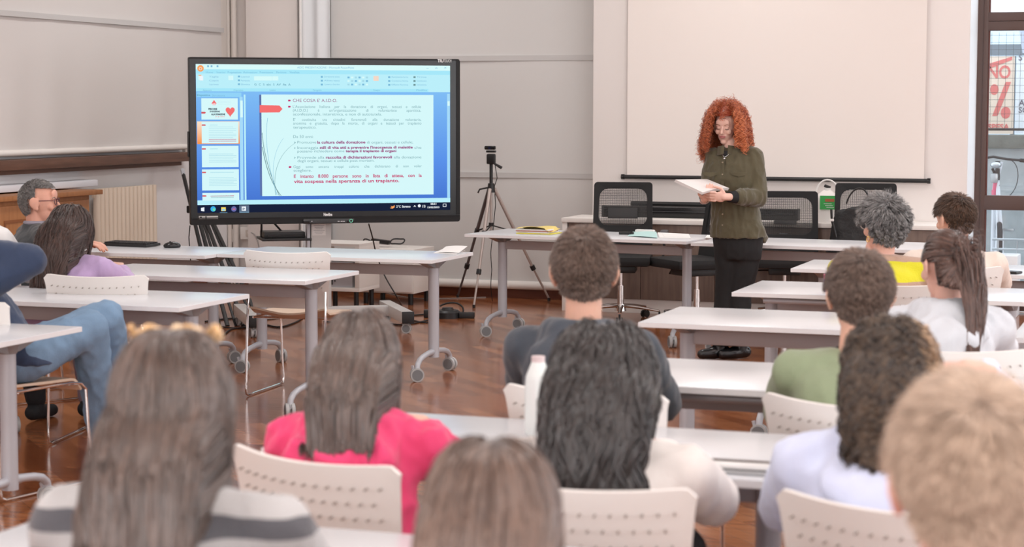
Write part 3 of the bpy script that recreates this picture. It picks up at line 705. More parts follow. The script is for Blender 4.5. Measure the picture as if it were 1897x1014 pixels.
# ---------------------------------------------------------------- radiator, wooden cabinet, sockets on the left
ry0, ry1 = at_x(175, 350, XL + .08).y, at_x(287, 342, XL + .08).y; rz0, rz1 = .22, at_x(287, 342, XL + .08).z
t = thing('radiator', 'cream ribbed radiator on the left wall beside the wooden cabinet', 'radiator', (XL + .02, ry0, 0))
nf = 15; w_ = (ry1 - ry0) / nf
for i in range(nf):
    MB().cyl((.06, (i + .5) * w_, rz0), (.06, (i + .5) * w_, rz1), w_ * .44, seg=14).build('radiator_rib', mat('cream_radiator', (.86, .74, .61), .45), t)
MB().span((.035, 0, rz0 + .03), (.06, ry1 - ry0, rz0 + .07)).span((.035, 0, rz1 - .07), (.06, ry1 - ry0, rz1 - .03)).build('header', mat('cream_radiator', (.86, .74, .61), .45), t)
MB().span((0, .2, rz1 - .2), (.04, .24, rz1 - .16)).span((0, ry1 - ry0 - .24, rz1 - .2), (.04, ry1 - ry0 - .2, rz1 - .16)).span((.03, .3, 0), (.07, .34, rz0 + .05)).build('wall_bracket', M_HEM, t)
wy1 = at_x(180, 352, XL + .35).y; wz = at_x(100, 357, XL + .35).z
t = thing('wooden_cabinet', 'orange-brown panelled wooden cabinet at the far left behind the man', 'cabinet', (XL, 0, 0))
MB().span((.01, 9.8, wz - .035), (.40, wy1, wz), bevel=.005).build('cabinet_top', M_CHERRY, t)
MB().span((.02, 9.85, .05), (.34, wy1 - .10, wz - .035)).build('carcass', M_CHERRY, t, smooth=False)
for i in range(4):
    y1 = wy1 - .13 - i * .62; y0 = y1 - .58
    d = MB().span((.34, y0, .10), (.358, y1, wz - .07), bevel=.002).build('door', M_CHERRY, t)
    MB().ring_plate(rrect(.40, wz - .38, .004, 1, (y0 + y1) / 2, wz / 2 + .02), rrect(.36, wz - .42, .004, 1, (y0 + y1) / 2, wz / 2 + .02), .008, (.356, 0, 0), ((0, 1, 0), (0, 0, 1), (1, 0, 0))).build('door_moulding', wood('dark_cherry_moulding', (.24, .085, .03), (.30, .11, .04)), d, smooth=False)
struct(MB().span((XL, 7, wz + .01), (XL + .16, at_x(182, 345, XL + .16).y, wz + .06), bevel=.008).build('trim_7', mat('cool_grey_ledge', (.78, .80, .85), .6)))
for i, (px, py, w_, h_) in enumerate(((424, 436, .15, .12), (459, 432, .12, .11))):
    p = at_y(px, py, YB - .02)
    t = thing('wall_socket', ['cream wall socket box behind the big screen stand, nearer the corner', 'cream wall socket with a grey plug, right of the other socket'][i], 'socket', (p.x, YB, p.z), 0, 'sockets under the big screen')
    MB().box((0, -.025, 0), (w_, .05, h_), bevel=.006).build('socket_box', M_HEM, t)
    MB().box((.02, -.052, 0), (.05, .008, .06), bevel=.003).build('socket_insert', mat('beige_plastic', (.70, .63, .56), .5), t)
    if i: MB().cyl((.05, -.05, .01), (.05, -.09, .01), .018, seg=12).build('plug', M_HEM, t); MB().tube(bez((.05, -.09, .01), (.15, -.12, .02), (.16, -.1, -.1), (.16, -.08, -.35)), .005, 6).build('plug_cable', mat('grey_cable', (.35, .33, .32), .5), t)
    MB().cyl((0, -.015, h_ / 2), (0, -.015, .6), .011, seg=8).build('conduit', M_HEM, t)
# ---------------------------------------------------------------- big touch screen on its trolley
dl, dr = 13.90, 14.40
TL, TR, BL, BR = at_d(347.5, 107, dl), at_d(849.5, 110, dr), at_d(352.5, 418, dl), at_d(850.5, 410, dr)
lo = (TL + BL) / 2; hi = (TR + BR) / 2
exx = (hi - lo); exx.z = 0; TWD = exx.length; exx.normalize(); THT = ((TL - BL).length + (TR - BR).length) / 2
ctr = (TL + TR + BL + BR) / 4; tang = math.atan2(exx.y, exx.x)
FLOORN = Vector((exx.y, -exx.x, 0))
tv = thing('interactive_display', 'large black touch screen showing a red-titled slide', 'screen', (ctr.x, ctr.y, ctr.z), tang)
# local: x right, -y towards the audience, z up
M_BEZ = mat('black_bezel', (.010, .0095, .010), .45, spec=.3); M_BEZ2 = mat('inner_bezel', (.008, .010, .011), .22)
W2, H2 = TWD / 2, THT / 2
def px2l(x, y):
    """position on the display front: x,y measured on a 1598x1014 picture of it"""
    o = ctr + FLOORN * .045
    px = 340 + x / 3.0731; py = 90 + y / 3.0731
    d = ray(px, py); t_ = (o - CAM).dot(FLOORN) / d.dot(FLOORN); p = CAM + d * t_ - ctr
    return p.dot(exx), p.z
sx0_, sz0_ = px2l(80, 945); sx1_, sz1_ = px2l(1518, 98); sx0_ = px2l(74, 500)[0]; sx1_ = px2l(1519, 500)[0]
sz1_ = (px2l(68, 88)[1] + px2l(1518, 98)[1]) / 2; sz0_ = (px2l(80, 945)[1] + px2l(1520, 912)[1]) / 2
SW, SH = sx1_ - sx0_, sz1_ - sz0_
bodyb = -H2
MB().box((0, .003, 0), (TWD, .072, THT), bevel=.012).build('housing', M_BEZ, tv)
MB().ring_plate(rrect(TWD - .004, THT - .004, .02, 4), rrect(SW + .09, SH + .075, .006, 4, (sx0_ + sx1_) / 2, (sz0_ + sz1_) / 2), .012, (0, -.036, 0), ((1, 0, 0), (0, 0, 1), (0, -1, 0))).build('outer_bezel', M_BEZ, tv)
MB().ring_plate(rrect(SW + .09, SH + .075, .006, 4, (sx0_ + sx1_) / 2, (sz0_ + sz1_) / 2), rrect(SW, SH, .001, 4, (sx0_ + sx1_) / 2, (sz0_ + sz1_) / 2), .006, (0, -.036, 0), ((1, 0, 0), (0, 0, 1), (0, -1, 0))).build('inner_bezel', M_BEZ2, tv, smooth=False)
MB().box((0, -.052, -H2 + .052), (TWD - .01, .012, .006)).build('bezel_groove', M_BLACKG, tv, smooth=False)
def grad(name, stops, z0, z1, s=1.0):
    if name in MATS: return MATS[name]
    m = bpy.data.materials.new(name); m.use_nodes = True; nt = m.node_tree; nt.nodes.remove(nt.nodes['Principled BSDF'])
    tc = nt.nodes.new('ShaderNodeTexCoord'); sp_ = nt.nodes.new('ShaderNodeSeparateXYZ'); mr = nt.nodes.new('ShaderNodeMapRange'); cr = nt.nodes.new('ShaderNodeValToRGB'); e = nt.nodes.new('ShaderNodeEmission')
    mr.inputs[1].default_value = z0; mr.inputs[2].default_value = z1
    nt.links.new(tc.outputs['Object'], sp_.inputs[0]); nt.links.new(sp_.outputs[2], mr.inputs[0]); nt.links.new(mr.outputs[0], cr.inputs[0]); nt.links.new(cr.outputs[0], e.inputs[0]); nt.links.new(e.outputs[0], nt.nodes['Material Output'].inputs[0])
    els = cr.color_ramp.elements; els[0].position = stops[0][0]; els[0].color = (*stops[0][1], 1); els[1].position = stops[-1][0]; els[1].color = (*stops[-1][1], 1)
    for p, c in stops[1:-1]: q = els.new(p); q.color = (*c, 1)
    e.inputs[1].default_value = s; MATS[name] = m; return m
SE = 1.0
scr_ = MB().span((sx0_, -.037, sz0_), (sx1_, -.036, sz1_)).build('screen', grad('screen_backdrop', [(0, (.055, .16, .62)), (.35, (.11, .30, .86)), (.8, (.22, .52, .95)), (1, (.30, .62, .98))], sz0_, sz1_, SE), tv, smooth=False)
def P_(x, y): return px2l(x, y)
def rect(name, x0, y0, x1, y1, m, layer=1, parent=None):
    a = P_(x0, (y0 + y0) / 2); q = [P_(x0, y0), P_(x1, y0), P_(x1, y1), P_(x0, y1)]
    # keep upright rectangles in the plane of the display
    l_, r_ = (q[0][0] + q[3][0]) / 2, (q[1][0] + q[2][0]) / 2; xm = (x0 + x1) / 2
    tz, bz = P_(xm, y0)[1], P_(xm, y1)[1]
    y = -.037 - .0006 * layer
    return MB().span((l_, y - .0004, bz), (r_, y, tz)).build(name, m, parent or scr_, smooth=False)
def corr(x, y):
    """undo the slight keystone so straight rows stay straight: y given for column x"""
    return y
E1 = lambda n, c, s=SE: emis(n, c, s)
CY1 = E1('screen_title_white', (.72, 1.0, 1.0)); CY2 = E1('screen_ribbon_cyan', (.40, .84, .99)); CY3 = E1('screen_ribbon_pale', (.52, .90, 1.0))
WH = E1('screen_slide_white', (.70, .98, 1.0)); NAV = E1('screen_taskbar_navy', (.010, .016, .045)); RED = E1('screen_arrow_red', (.95, .17, .17)); GR1 = E1('screen_grey_text', (.22, .42, .46)); PUR = E1('screen_purple_text', (.36, .07, .24)); MAG = E1('screen_crimson_text', (.60, .03, .16))
SLT = E1('screen_soft_blue_text', (.20, .50, .72)); DKL = E1('screen_dark_line', (.16, .30, .32)); ORG = E1('screen_orange', (.98, .38, .12)); WTX = E1('screen_taskbar_white', (.9, .95, 1))
rect('title_bar', 70, 90, 1519, 122, CY1); rect('menu_bar', 70, 122, 1519, 146, CY2); rect('ribbon', 72, 146, 1519, 246, CY3); rect('ribbon_footer', 72, 228, 1395, 246, CY2, 2)
rect('panel_tabs', 76, 250, 330, 276, E1('screen_tab_blue', (.30, .68, .98)), 1)
rect('scroll_track', 322, 275, 340, 862, E1('screen_scroll_blue', (.40, .74, .99)), 1); rect('scroll_thumb', 324, 296, 338, 392, CY1, 2); rect('panel_divider', 346, 262, 356, 862, CY3, 1)
rect('scroll_track', 1502, 258, 1518, 850, E1('screen_scroll_blue', (.40, .74, .99)), 1); rect('scroll_thumb', 1504, 300, 1517, 326, CY1, 2)
rect('status_bar', 80, 858, 1520, 892, CY3, 1)
rect('taskbar', 70, 884, 1522, 948, NAV, 2)
sl = rect('slide', 446, 263, 1424, 836, WH, 2)
rect('slide_edge', 434, 263, 446, 838, E1('screen_slate', (.12, .18, .42)), 2)
def poly(name, pts, m, layer=3, parent=None):
    q = [P_(*p) for p in pts]; y = -.037 - .0006 * layer
    return MB().prism(q, .0004, (0, y, 0), ((1, 0, 0), (0, 0, 1), (0, -1, 0))).build(name, m, parent or scr_, smooth=False)
poly('red_arrow', [(434, 322), (546, 324), (564, 344), (546, 364), (434, 365)], RED, 4, sl)
def curve2(name, pts, w, m, layer=3):
    n = 14; C_ = []
    for i in range(n + 1):
        t_ = i / n; a = [(1 - t_) ** 3, 3 * t_ * (1 - t_) ** 2, 3 * t_ * t_ * (1 - t_), t_ ** 3]
        C_.append((sum(a[k] * pts[k][0] for k in range(4)), sum(a[k] * pts[k][1] for k in range(4))))
    poly(name, [(x - w / 2, y) for x, y in C_] + [(x + w / 2, y) for x, y in C_[::-1]], m, layer, sl)
curve2('slide_curve', [(448, 480), (455, 600), (500, 740), (546, 838)], 3.5, DKL); curve2('slide_curve', [(449, 560), (470, 680), (500, 770), (556, 838)], 4, DKL)
curve2('slide_curve', [(480, 395), (455, 540), (500, 740), (535, 836)], 2, SLT); curve2('slide_curve', [(640, 536), (520, 610), (510, 740), (526, 836)], 3, E1('screen_mid_line', (.33, .55, .58))); curve2('slide_curve', [(570, 510), (500, 600), (500, 730), (530, 836)], 1.5, SLT)
def line(txt, x0, yb, x1, px, m, just=True, bold=0.0, layer=4, parent=None, fit=True):
    a = P_(x0, yb); b = P_(x1, yb); size = px / 3.0731 * 14.15 / FOC
    return text_mesh(txt, size, m, parent or sl, 'text_line', 0.0, bold, width=(b[0] - a[0]) if fit else None, loc=(a[0], -.037 - .0006 * layer, a[1]), justify=just)
def bullet(x, y, m=RED): poly('bullet', [(x - 8, y - 5), (x + 3, y - 5), (x + 8, y), (x + 3, y + 5), (x - 8, y + 5)], m, 4, sl)
bullet(604, 296, MAG); bullet(604, 331, MAG); bullet(608, 675, MAG)
line("CHE COSA E' A.I.D.O.", 623, 304, 875, 25, PUR, False)
line("L'Associazione Italiana per la donazione di organi, tessuti e cellule", 623, 338, 1353, 22, GR1)
line("(A.I.D.O.) è un'organizzazione di volontariato apartitica,", 623, 359, 1353, 22, GR1)
line("aconfessionale, interetnica, e non di autotutela.", 624, 381, 1130, 22, GR1, False)
line("E' costituita tra cittadini favorevoli alla donazione volontaria,", 625, 412, 1354, 22, GR1)
line("anonima e gratuita, dopo la morte, di organi e tessuti per trapianto", 625, 433, 1355, 22, GR1)
line("terapeutico.", 625, 456, 757, 22, GR1, False)
line("Da 50 anni:", 625, 509, 740, 22, GR1, False)
for y_ in (535, 567, 622): poly('bullet', [(629, y_ - 6), (640, y_), (629, y_ + 6), (633, y_)], GR1, 4, sl)
line("Promuove", 649, 541, 756, 21, GR1, False); line("la cultura della donazione", 762, 541, 1036, 21, PUR, False, .0009); line("di organi, tessuti e cellule;", 1045, 541, 1307, 21, GR1, False)
line("Incoraggia", 649, 572, 768, 21, GR1, False); line("stili di vita atti a prevenire l'insorgenza di malattie", 776, 571, 1306, 21, PUR, False, .0009); line("che", 1315, 571, 1355, 21, GR1, False)
line("possano richiedere come", 649, 592, 916, 21, GR1, False); line("terapia il trapianto di organi", 924, 591, 1212, 21, PUR, False, .0009)
line("Provvede alla", 649, 628, 802, 21, GR1, False); line("raccolta di dichiarazioni favorevoli", 811, 627, 1188, 21, PUR, False, .0009); line("alla donazione", 1198, 626, 1355, 21, GR1, False)
line("degli organi, tessuti e cellule post mortem.", 650, 647, 1087, 21, GR1, False)
line("Oggi sono ancora troppi coloro che dichiarano di non voler", 626, 681, 1357, 22, GR1)
line("scegliere.", 627, 702, 730, 22, GR1, False)
line("E intanto 8.000 persone sono in lista di attesa, con la", 629, 737, 1357, 27, MAG, True, .0007)
line("vita sospesa nella speranza di un trapianto.", 629, 766, 1229, 27, MAG, False, .0007)
# window furniture
line("AIDO PRESENTAZIONE - Microsoft PowerPoint", 648, 113, 972, 16, SLT, False, parent=scr_)
for x0, x1, w_ in ((128, 168, 'Home'), (190, 238, 'Inserisci'), (252, 330, 'Progettazione'), (340, 420, 'Animazioni'), (434, 510, 'Presentazione'), (530, 586, 'Revisione'), (604, 660, 'Visualizza')): line(w_, x0, 140, x1, 15, SLT, False, parent=scr_)
for x_, s_ in ((1390, '-'), (1440, '□'), (1491, '×')): line(s_ if s_ != '□' else 'o', x_ - 6, 116, x_ + 6, 18, SLT, False, parent=scr_)
oc = P_(97, 113); MB().cyl((oc[0], -.0385, oc[1]), (oc[0], -.0395, oc[1]), .023, seg=24).build('round_menu_button', ORG, scr_); line('O', 88, 122, 106, 22, WTX, False, parent=scr_, layer=6)
for x_ in (140, 160, 194): rect('toolbar_icon', x_ - 5, 96, x_ + 5, 106, SLT, 3)
rect('toolbar_icon', 84, 152, 106, 178, WH, 3); rect('toolbar_icon', 92, 156, 112, 182, WTX, 4); rect('toolbar_icon', 86, 150, 102, 154, ORG, 4)
rect('toolbar_icon', 256, 154, 284, 180, WH, 3); rect('font_box', 402, 158, 504, 182, CY1, 3); rect('font_box', 506, 158, 540, 182, CY1, 3)
for i in range(3):
    rect('toolbar_icon', 310, 154 + i * 22, 322, 164 + i * 22, SLT, 3); rect('toolbar_icon', 782, 156 + i * 22, 794, 166 + i * 22, SLT, 3); rect('toolbar_icon', 1166, 158 + i * 22, 1178, 168 + i * 22, SLT, 3); rect('toolbar_icon', 1310, 158 + i * 22, 1322, 168 + i * 22, DKL, 3)
    line(('Layout', 'Reimposta', 'Elimina')[i], 328, 164 + i * 22, 378, 12, SLT, False, parent=scr_); line(('Direzione testo', 'Allinea testo', 'Converti in SmartArt')[i], 802, 164 + i * 22, 890, 12, SLT, False, parent=scr_)
    line(('Riempimento forma', 'Contorno forma', 'Effetti forma')[i], 1186, 166 + i * 22, 1280, 12, SLT, False, parent=scr_); line(('Trova', 'Sostituisci', 'Seleziona')[i], 1328, 166 + i * 22, 1384, 12, SLT, False, parent=scr_)
    line(('Taglia', 'Copia', 'Copia formato')[i], 146, 164 + i * 22, 200, 12, SLT, False, parent=scr_)
line('G  C  S  abc  S  AV  Aa  A', 404, 210, 610, 17, E1('screen_teal_text', (.08, .28, .40)), False, parent=scr_)
for r_i in range(3):
    for c_i in range(6): rect('shape_icon', 934 + c_i * 21, 160 + r_i * 20, 946 + c_i * 21, 170 + r_i * 20, (SLT, CY1, E1('screen_pale_line', (.40, .72, .84)))[(r_i + c_i) % 3], 3)
rect('toolbar_icon', 1082, 156, 1112, 184, E1('screen_peach', (.95, .72, .60)), 3)
for x0, x1, w_ in ((110, 160, 'Appunti'), (286, 340, 'Diapositive'), (490, 526, 'Carattere'), (738, 786, 'Paragrafo'), (1082, 1120, 'Disegno'), (1326, 1386, 'Modifica')): line(w_, x0, 241, x1, 12, SLT, False, parent=scr_, layer=5)
line('Diapositive', 78, 270, 152, 15, E1('screen_teal_text', (.08, .28, .40)), False, parent=scr_); line('Struttura', 164, 272, 236, 14, SLT, False, parent=scr_)
# slide thumbnails
th = [(102, 283, 310, 405), (104, 418, 313, 540), (105, 554, 314, 676), (106, 688, 316, 808), (108, 822, 318, 866)]
rect('selected_marker', 78, 415, 320, 544, grad('screen_orange_glow', [(0, (.98, .30, .05)), (1, (1.0, .80, .62))], P_(200, 544)[1], P_(200, 415)[1], SE), 2)
tl_obj = []
for x0, y0, x1, y1 in th: tl_obj.append(rect('slide_thumbnail', x0, y0, x1, y1, WH, 3))
q = tl_obj[0]
poly('logo_drop', [(174, 293), (188, 312), (184, 322), (165, 322), (160, 312)], RED, 5, q); line('aido', 163, 320, 187, 13, WTX, False, layer=6, parent=q, bold=.0006)
hx, hy = 266, 358; poly('heart', [(hx + 26 * (math.sin(a) ** 3), hy - 2 - 28 * (.8125 * math.cos(a) - .3125 * math.cos(2 * a) - .125 * math.cos(3 * a) - .0625 * math.cos(4 * a)) * (1.0 if math.cos(a) > -.2 else 1.18)) for a in [2 * math.pi * k / 40 for k in range(40)]], RED, 5, q)
BK = E1('screen_black_text', (.03, .05, .08))
line('PERCORSI', 142, 349, 191, 13, BK, False, .0009, 5, q); line("DI RIFLESSIONE", 150, 363, 207, 12, BK, False, .0007, 5, q); line('ALLA DONAZIONE', 158, 379, 237, 13, BK, False, .0009, 5, q)
line('per gli studenti', 182, 390, 236, 9, RED, False, 0, 5, q)
poly('red_arrow', [(102, 360), (122, 360), (128, 365), (122, 371), (102, 371)], E1('screen_brick', (.70, .10, .12)), 5, q)
for k in range(3): line('_______________', 196, 300 + 8 * k, 270, 7, SLT, False, 0, 5, q)
for k, (x0, y0, x1, y1) in enumerate(th[1:]):
    q = tl_obj[k + 1]; poly('red_arrow', [(x0, y0 + 14), (x0 + 20, y0 + 14), (x0 + 24, y0 + 18), (x0 + 20, y0 + 22), (x0, y0 + 22)], E1('screen_brick', (.70, .10, .12)), 5, q)
    n_ = (9, 6, 6, 2)[k]
    for i in range(n_):
        yy = y0 + (28 if k == 0 else (26 if k < 3 else 16)) + (10 * i if k == 0 else 9 * i) + (20 if k in (1, 2) else 0)
        if yy + 4 < y1: rect('text_row', x0 + (40 if k != 3 else 48), yy, x1 - (12 if i % 3 else 30) - (0 if k != 3 else 20), yy + 2.2, MAG if (k == 0 and i > 6) else GR1 if k == 3 else E1('screen_pale_line', (.40, .72, .84)), 5, q)
    rect('text_row', x0 + 46, y0 + 16, x0 + (90 if k < 2 else 180), y0 + 19, MAG if k == 3 else E1('screen_pale_line', (.40, .72, .84)), 5, q)
# taskbar
poly('start_logo', [(100, 908), (119, 904), (119, 928), (100, 925)], WTX, 5)
for x_, c_ in ((169, (.05, .45, .85)), (287, (.16, .16, .42))):
    o_ = P_(x_, 914); MB().cyl((o_[0], -.0405, o_[1]), (o_[0], -.041, o_[1]), .019, seg=24).build('app_icon', E1('screen_icon%d' % x_, c_), scr_)
o_ = P_(174, 918); MB().cyl((o_[0], -.0411, o_[1]), (o_[0], -.0414, o_[1]), .010, seg=20).build('app_icon_core', E1('screen_green', (.15, .75, .45)), scr_)
rect('app_icon_band', 280, 912, 294, 918, RED, 6)
rect('app_icon', 215, 904, 241, 926, E1('screen_folder_yellow', (.98, .75, .15)), 5); rect('app_icon_band', 219, 914, 237, 924, E1('screen_sky', (.3, .65, .9)), 6)
rect('app_icon_plate', 318, 893, 374, 934, E1('screen_plate', (.12, .17, .25)), 4); rect('app_icon', 332, 900, 356, 924, WTX, 5); line('P', 337, 921, 350, 18, E1('screen_plate', (.12, .17, .25)), False, .0006, 6, scr_)
rect('open_marker', 207, 934, 250, 937, E1('screen_sky', (.3, .65, .9)), 5); rect('open_marker', 319, 932, 374, 936, E1('screen_sky', (.3, .65, .9)), 5)
poly('moon_icon', [(1180, 896), (1188, 900), (1196, 897), (1203, 892), (1202, 905), (1192, 912), (1180, 911), (1176, 908), (1186, 905)], ORG, 5)
line('2°C', 1212, 907, 1238, 19, WTX, False, .0004, 5, scr_); line('Sereno', 1244, 906, 1293, 18, WTX, False, .0006, 5, scr_); line('^', 1310, 908, 1324, 22, WTX, False, .0006, 5, scr_)
o_ = P_(1343, 896); MB().cyl((o_[0], -.0405, o_[1]), (o_[0], -.041, o_[1]), .011, seg=16).build('network_icon', WTX, scr_)
line('(·))', 1360, 903, 1378, 17, WTX, False, .0006, 5, scr_)
line('08:51', 1407, 890, 1440, 14, WTX, False, .0005, 5, scr_); line('13/02/2023', 1390, 910, 1457, 14, WTX, False, .0005, 5, scr_)
a_, b_ = P_(1477, 902), P_(1497, 884); MB().ring_plate(rrect(b_[0] - a_[0], b_[1] - a_[1], .001, 1, (a_[0] + b_[0]) / 2, (a_[1] + b_[1]) / 2), rrect((b_[0] - a_[0]) * .7, (b_[1] - a_[1]) * .7, .001, 1, (a_[0] + b_[0]) / 2, (a_[1] + b_[1]) / 2), .0004, (0, -.0405, 0), ((1, 0, 0), (0, 0, 1), (0, -1, 0))).build('message_icon', WTX, scr_, smooth=False)
# bezel writing and controls
a_ = P_(1446, 77); b_ = P_(1524, 77)
MW = mat('white_print', (.85, .85, .85), .5, emit=(.8, .8, .8), estr=.05)
mw = (b_[0] - a_[0])
text_mesh('TRU', .030, MW, tv, 'lettering', .0005, .001, width=mw * .42, loc=(a_[0], -.0492, a_[1] - .001)); text_mesh('TOUCH', .030, MW, tv, 'lettering', .0005, 0, width=mw * .56, loc=(a_[0] + mw * .44, -.0492, a_[1] - .001))
a_ = P_(797, 953); b_ = P_(846, 953); text_mesh('Newline', .030, MW, tv, 'lettering', .0005, .0012, width=b_[0] - a_[0], loc=(a_[0], -.0492, a_[1]))
a_, b_ = P_(87, 971), P_(196, 953); st_ = MB().span((a_[0], -.0500, a_[1]), (b_[0], -.0485, b_[1])).build('label_sticker', mat('silver_sticker', (.62, .62, .60), .4), tv, smooth=False)
a_, b_ = P_(92, 968), P_(104, 957); MB().span((a_[0], -.0505, a_[1]), (b_[0], -.0500, b_[1])).build('sticker_print', M_BLACK, st_, smooth=False)
a_, b_ = P_(124, 970), P_(131, 955); MB().span((a_[0], -.0505, a_[1]), (b_[0], -.0500, b_[1])).build('sticker_print', M_BLACK, st_, smooth=False)
a_, b_ = P_(680, 998), P_(968, 966); hub_ = MB().box(((a_[0] + b_[0]) / 2, -.052, (a_[1] + b_[1]) / 2), (b_[0] - a_[0], .028, b_[1] - a_[1]), bevel=.003).build('control_panel', M_BLACKG, tv)
a2, b2 = P_(716, 993), P_(925, 973); MB().span((a2[0], -.0672, a2[1]), (b2[0], -.066, b2[1])).build('port_strip', mat('dark_slate_panel', (.035, .037, .04), .35), hub_, smooth=False)
for x_ in (728, 760, 776, 792, 808, 824, 840, 880, 897, 910):
    c_ = P_(x_, 983); MB().box((c_[0], -.0676, c_[1]), (.008 if x_ < 860 else .014, .001, .004)).build('port', MW if x_ in (728, 880, 897, 910) else M_BLACK, hub_, smooth=False)
c_ = P_(951, 980); MB().tube([Vector((c_[0] + .011 * math.cos(a), -.067, c_[1] + .011 * math.sin(a))) for a in [2 * math.pi * k / 20 for k in range(20)]], .0016, 6, closed=True).build('power_ring', emis('power_green', (.3, .9, .6), .9), hub_)
MB().box((-W2 - .004, 0, -.02), (.012, .05, .18), bevel=.004).build('side_handle', M_BLACK, tv)
# trolley
zf = -ctr.z
colx = [px2l(3.0731 * (q - 340), 1030)[0] for q in (574, 622)]
cxm, cw = (colx[0] + colx[1]) / 2, (colx[1] - colx[0])
tro = thing('screen_trolley', 'grey wheeled trolley carrying the big touch screen', 'trolley', (ctr.x, ctr.y, 0), tang)
M_TROL = mat('light_grey_trolley', (.60, .585, .57), .45, metal=.1)
zc_t = ctr.z
MB().box((cxm + .012, .14, .66), (cw * .78, .07, 1.12), bevel=.004).build('column', M_TROL, tro)
MB().box((cxm - cw * .43, .14, .66), (.022, .085, 1.12), bevel=.003).build('column_channel', M_LEG, tro)
MB().box((cxm, .09, zc_t), (.5, .03, .5), bevel=.003).build('mount_plate', M_BLACK, tro)
lbx, lbz = px2l(3.0731 * (597 - 340), 3.0731 * (428 - 90)); pl_ = MB().box((lbx, .103, zc_t + lbz), (.10, .002, .085)).build('rating_label', M_WHITE, tro, smooth=False)
for k in range(6): MB().box((lbx, .1015, zc_t + lbz + .03 - k * .012), (.08 - .015 * (k % 3), .001, .003)).build('label_line', mat('grey_print', (.35, .35, .36), .6), pl_, smooth=False)
MB().box((cxm, .14, .115), (1.06, .09, .075), bevel=.005).build('cross_beam', M_TROL, tro)
for s in (-1, 1):
    x = cxm + s * .55
    f_ = MB().box((x, .02, .118), (.085, .86, .082), bevel=.005).build('foot_beam', M_TROL, tro)
    for e in (-1, 1):
        MB().box((x, .02 + e * .435, .118), (.088, .012, .085), bevel=.003).build('end_cap', M_BLACK, f_)
        caster(f_, (x, .02 + e * .38, 0), .7 + s * .5, .035)
# shelf with a black device behind the screen
MB().box((cxm - .24, .26, .655), (.36, .34, .018), bevel=.003).build('shelf', M_BLACK, tro)
MB().tube([(cxm - .40, .3, .65), (cxm - .40, .25, .95)], .008, 6).tube([(cxm - .5, .28, .98), (cxm - .22, .3, .67)], .008, 6).build('shelf_stay', M_BLACK, tro)
p = tro.matrix_basis @ Vector((cxm - .34, .26, 0)) if False else Vector((ctr.x, ctr.y, 0)) + rotz(tang) @ Vector((cxm - .25, .26, 0))
t = thing('media_box', 'flat black media box on the shelf behind the screen column', 'box', (p.x, p.y, .665), tang)
MB().box((0, 0, .022), (.30, .24, .044), bevel=.006).build('box_body', M_BLACK, t)
MB().box((.0, -.122, .02), (.25, .003, .012)).build('front_slot', M_BLACKG, t, smooth=False)
# ---------------------------------------------------------------- tripod with webcam
tb = at_z(915, 560, 0); TX, TY = tb.x + .01, 15.15
tri = thing('camera_tripod', 'silver and black photo tripod standing before the pale grey blind', 'tripod', (TX, TY, 0))
M_TRIS = mat('champagne_tripod_tube', (.50, .43, .40), .35, metal=.5); M_TRID = mat('dark_tripod_tube', (.11, .09, .09), .4, metal=.3)
hub_z = at_y(914, 350, TY).z
for i, (px, py) in enumerate(((848, 553), (878, 571), (1017, 558))):
    f_ = at_z(px, py, 0) - Vector((TX, TY, 0)); top = Vector((0, 0, hub_z)) + Vector((f_.x, f_.y, 0)).normalized() * .03
    m_ = M_TRID if i == 0 else M_TRIS
    a, b = top.lerp(f_, .38), top.lerp(f_, .70)
    lg = MB().cyl(top, a, .015, seg=10).build('leg', m_, tri)
    MB().cyl(a, b, .012, seg=10).build('leg_section', m_, lg); MB().cyl(b, f_ + Vector((0, 0, .02)), .009, seg=10).build('leg_section', m_, lg)
    d = (f_ - top).normalized()
    for q in (a, b): MB().cyl(q - d * .02, q + d * .02, .021, seg=10).build('leg_clamp', M_BLACK, lg)
    MB().cyl(f_ + Vector((0, 0, .028)), f_, .013, seg=10).build('rubber_foot', M_BLACK, lg)
    MB().cyl(Vector((0, 0, hub_z - .30)), a - Vector((0, 0, .0)), .006, seg=6).build('brace', M_BLACK, tri)
MB().cyl((0, 0, hub_z - .34), (0, 0, hub_z + .02), .011, seg=12).build('lower_column', M_TRIS, tri)
MB().cyl((0, 0, hub_z - .03), (0, 0, hub_z + .045), .034, .026, 14).cyl((0, 0, hub_z - .31), (0, 0, hub_z - .28), .02, seg=12).cyl((0, 0, hub_z - .37), (0, 0, hub_z - .345), .016, seg=12).build('spider', M_BLACK, tri)
MB().cyl((0, 0, hub_z), (0, 0, hub_z + .21), .014, seg=14).build('centre_column', M_BLACK, tri)
MB().tube([(-.02, -.02, hub_z + .01), (-.09, -.03, hub_z - .005), (-.105, -.03, hub_z - .035)], .007, 8).build('crank', M_BLACK, tri)
MB().box((0, 0, hub_z + .245), (.07, .05, .085), bevel=.012).build('pan_head', M_BLACK, tri)
MB().tube([(.01, -.01, hub_z + .22), (.10, -.03, hub_z + .175)], [.007, .013], 10).build('pan_handle', M_BLACK, tri)
hz = hub_z + .295
t = thing('webcam', 'small black webcam mounted on top of the tripod', 'camera', (TX, TY, hz))
MB().box((0, 0, .012), (.075, .045, .018), bevel=.005).build('clamp_base', M_BLACK, t)
MB().box((-.005, -.01, .042), (.095, .032, .032), bevel=.01).build('camera_body', M_BLACKG, t)
MB().cyl((-.005, -.026, .042), (-.005, -.029, .042), .011, seg=14).build('lens', mat('lens_glass', (.02, .02, .05), .05), t)
w_ = [at_y(a, b, TY + .03) for a, b in ((916, 300), (921, 330), (916, 345), (918, 380), (914, 420), (909, 470), (911, 500), (909, 530))] + [at_z(912, 558, .01)]
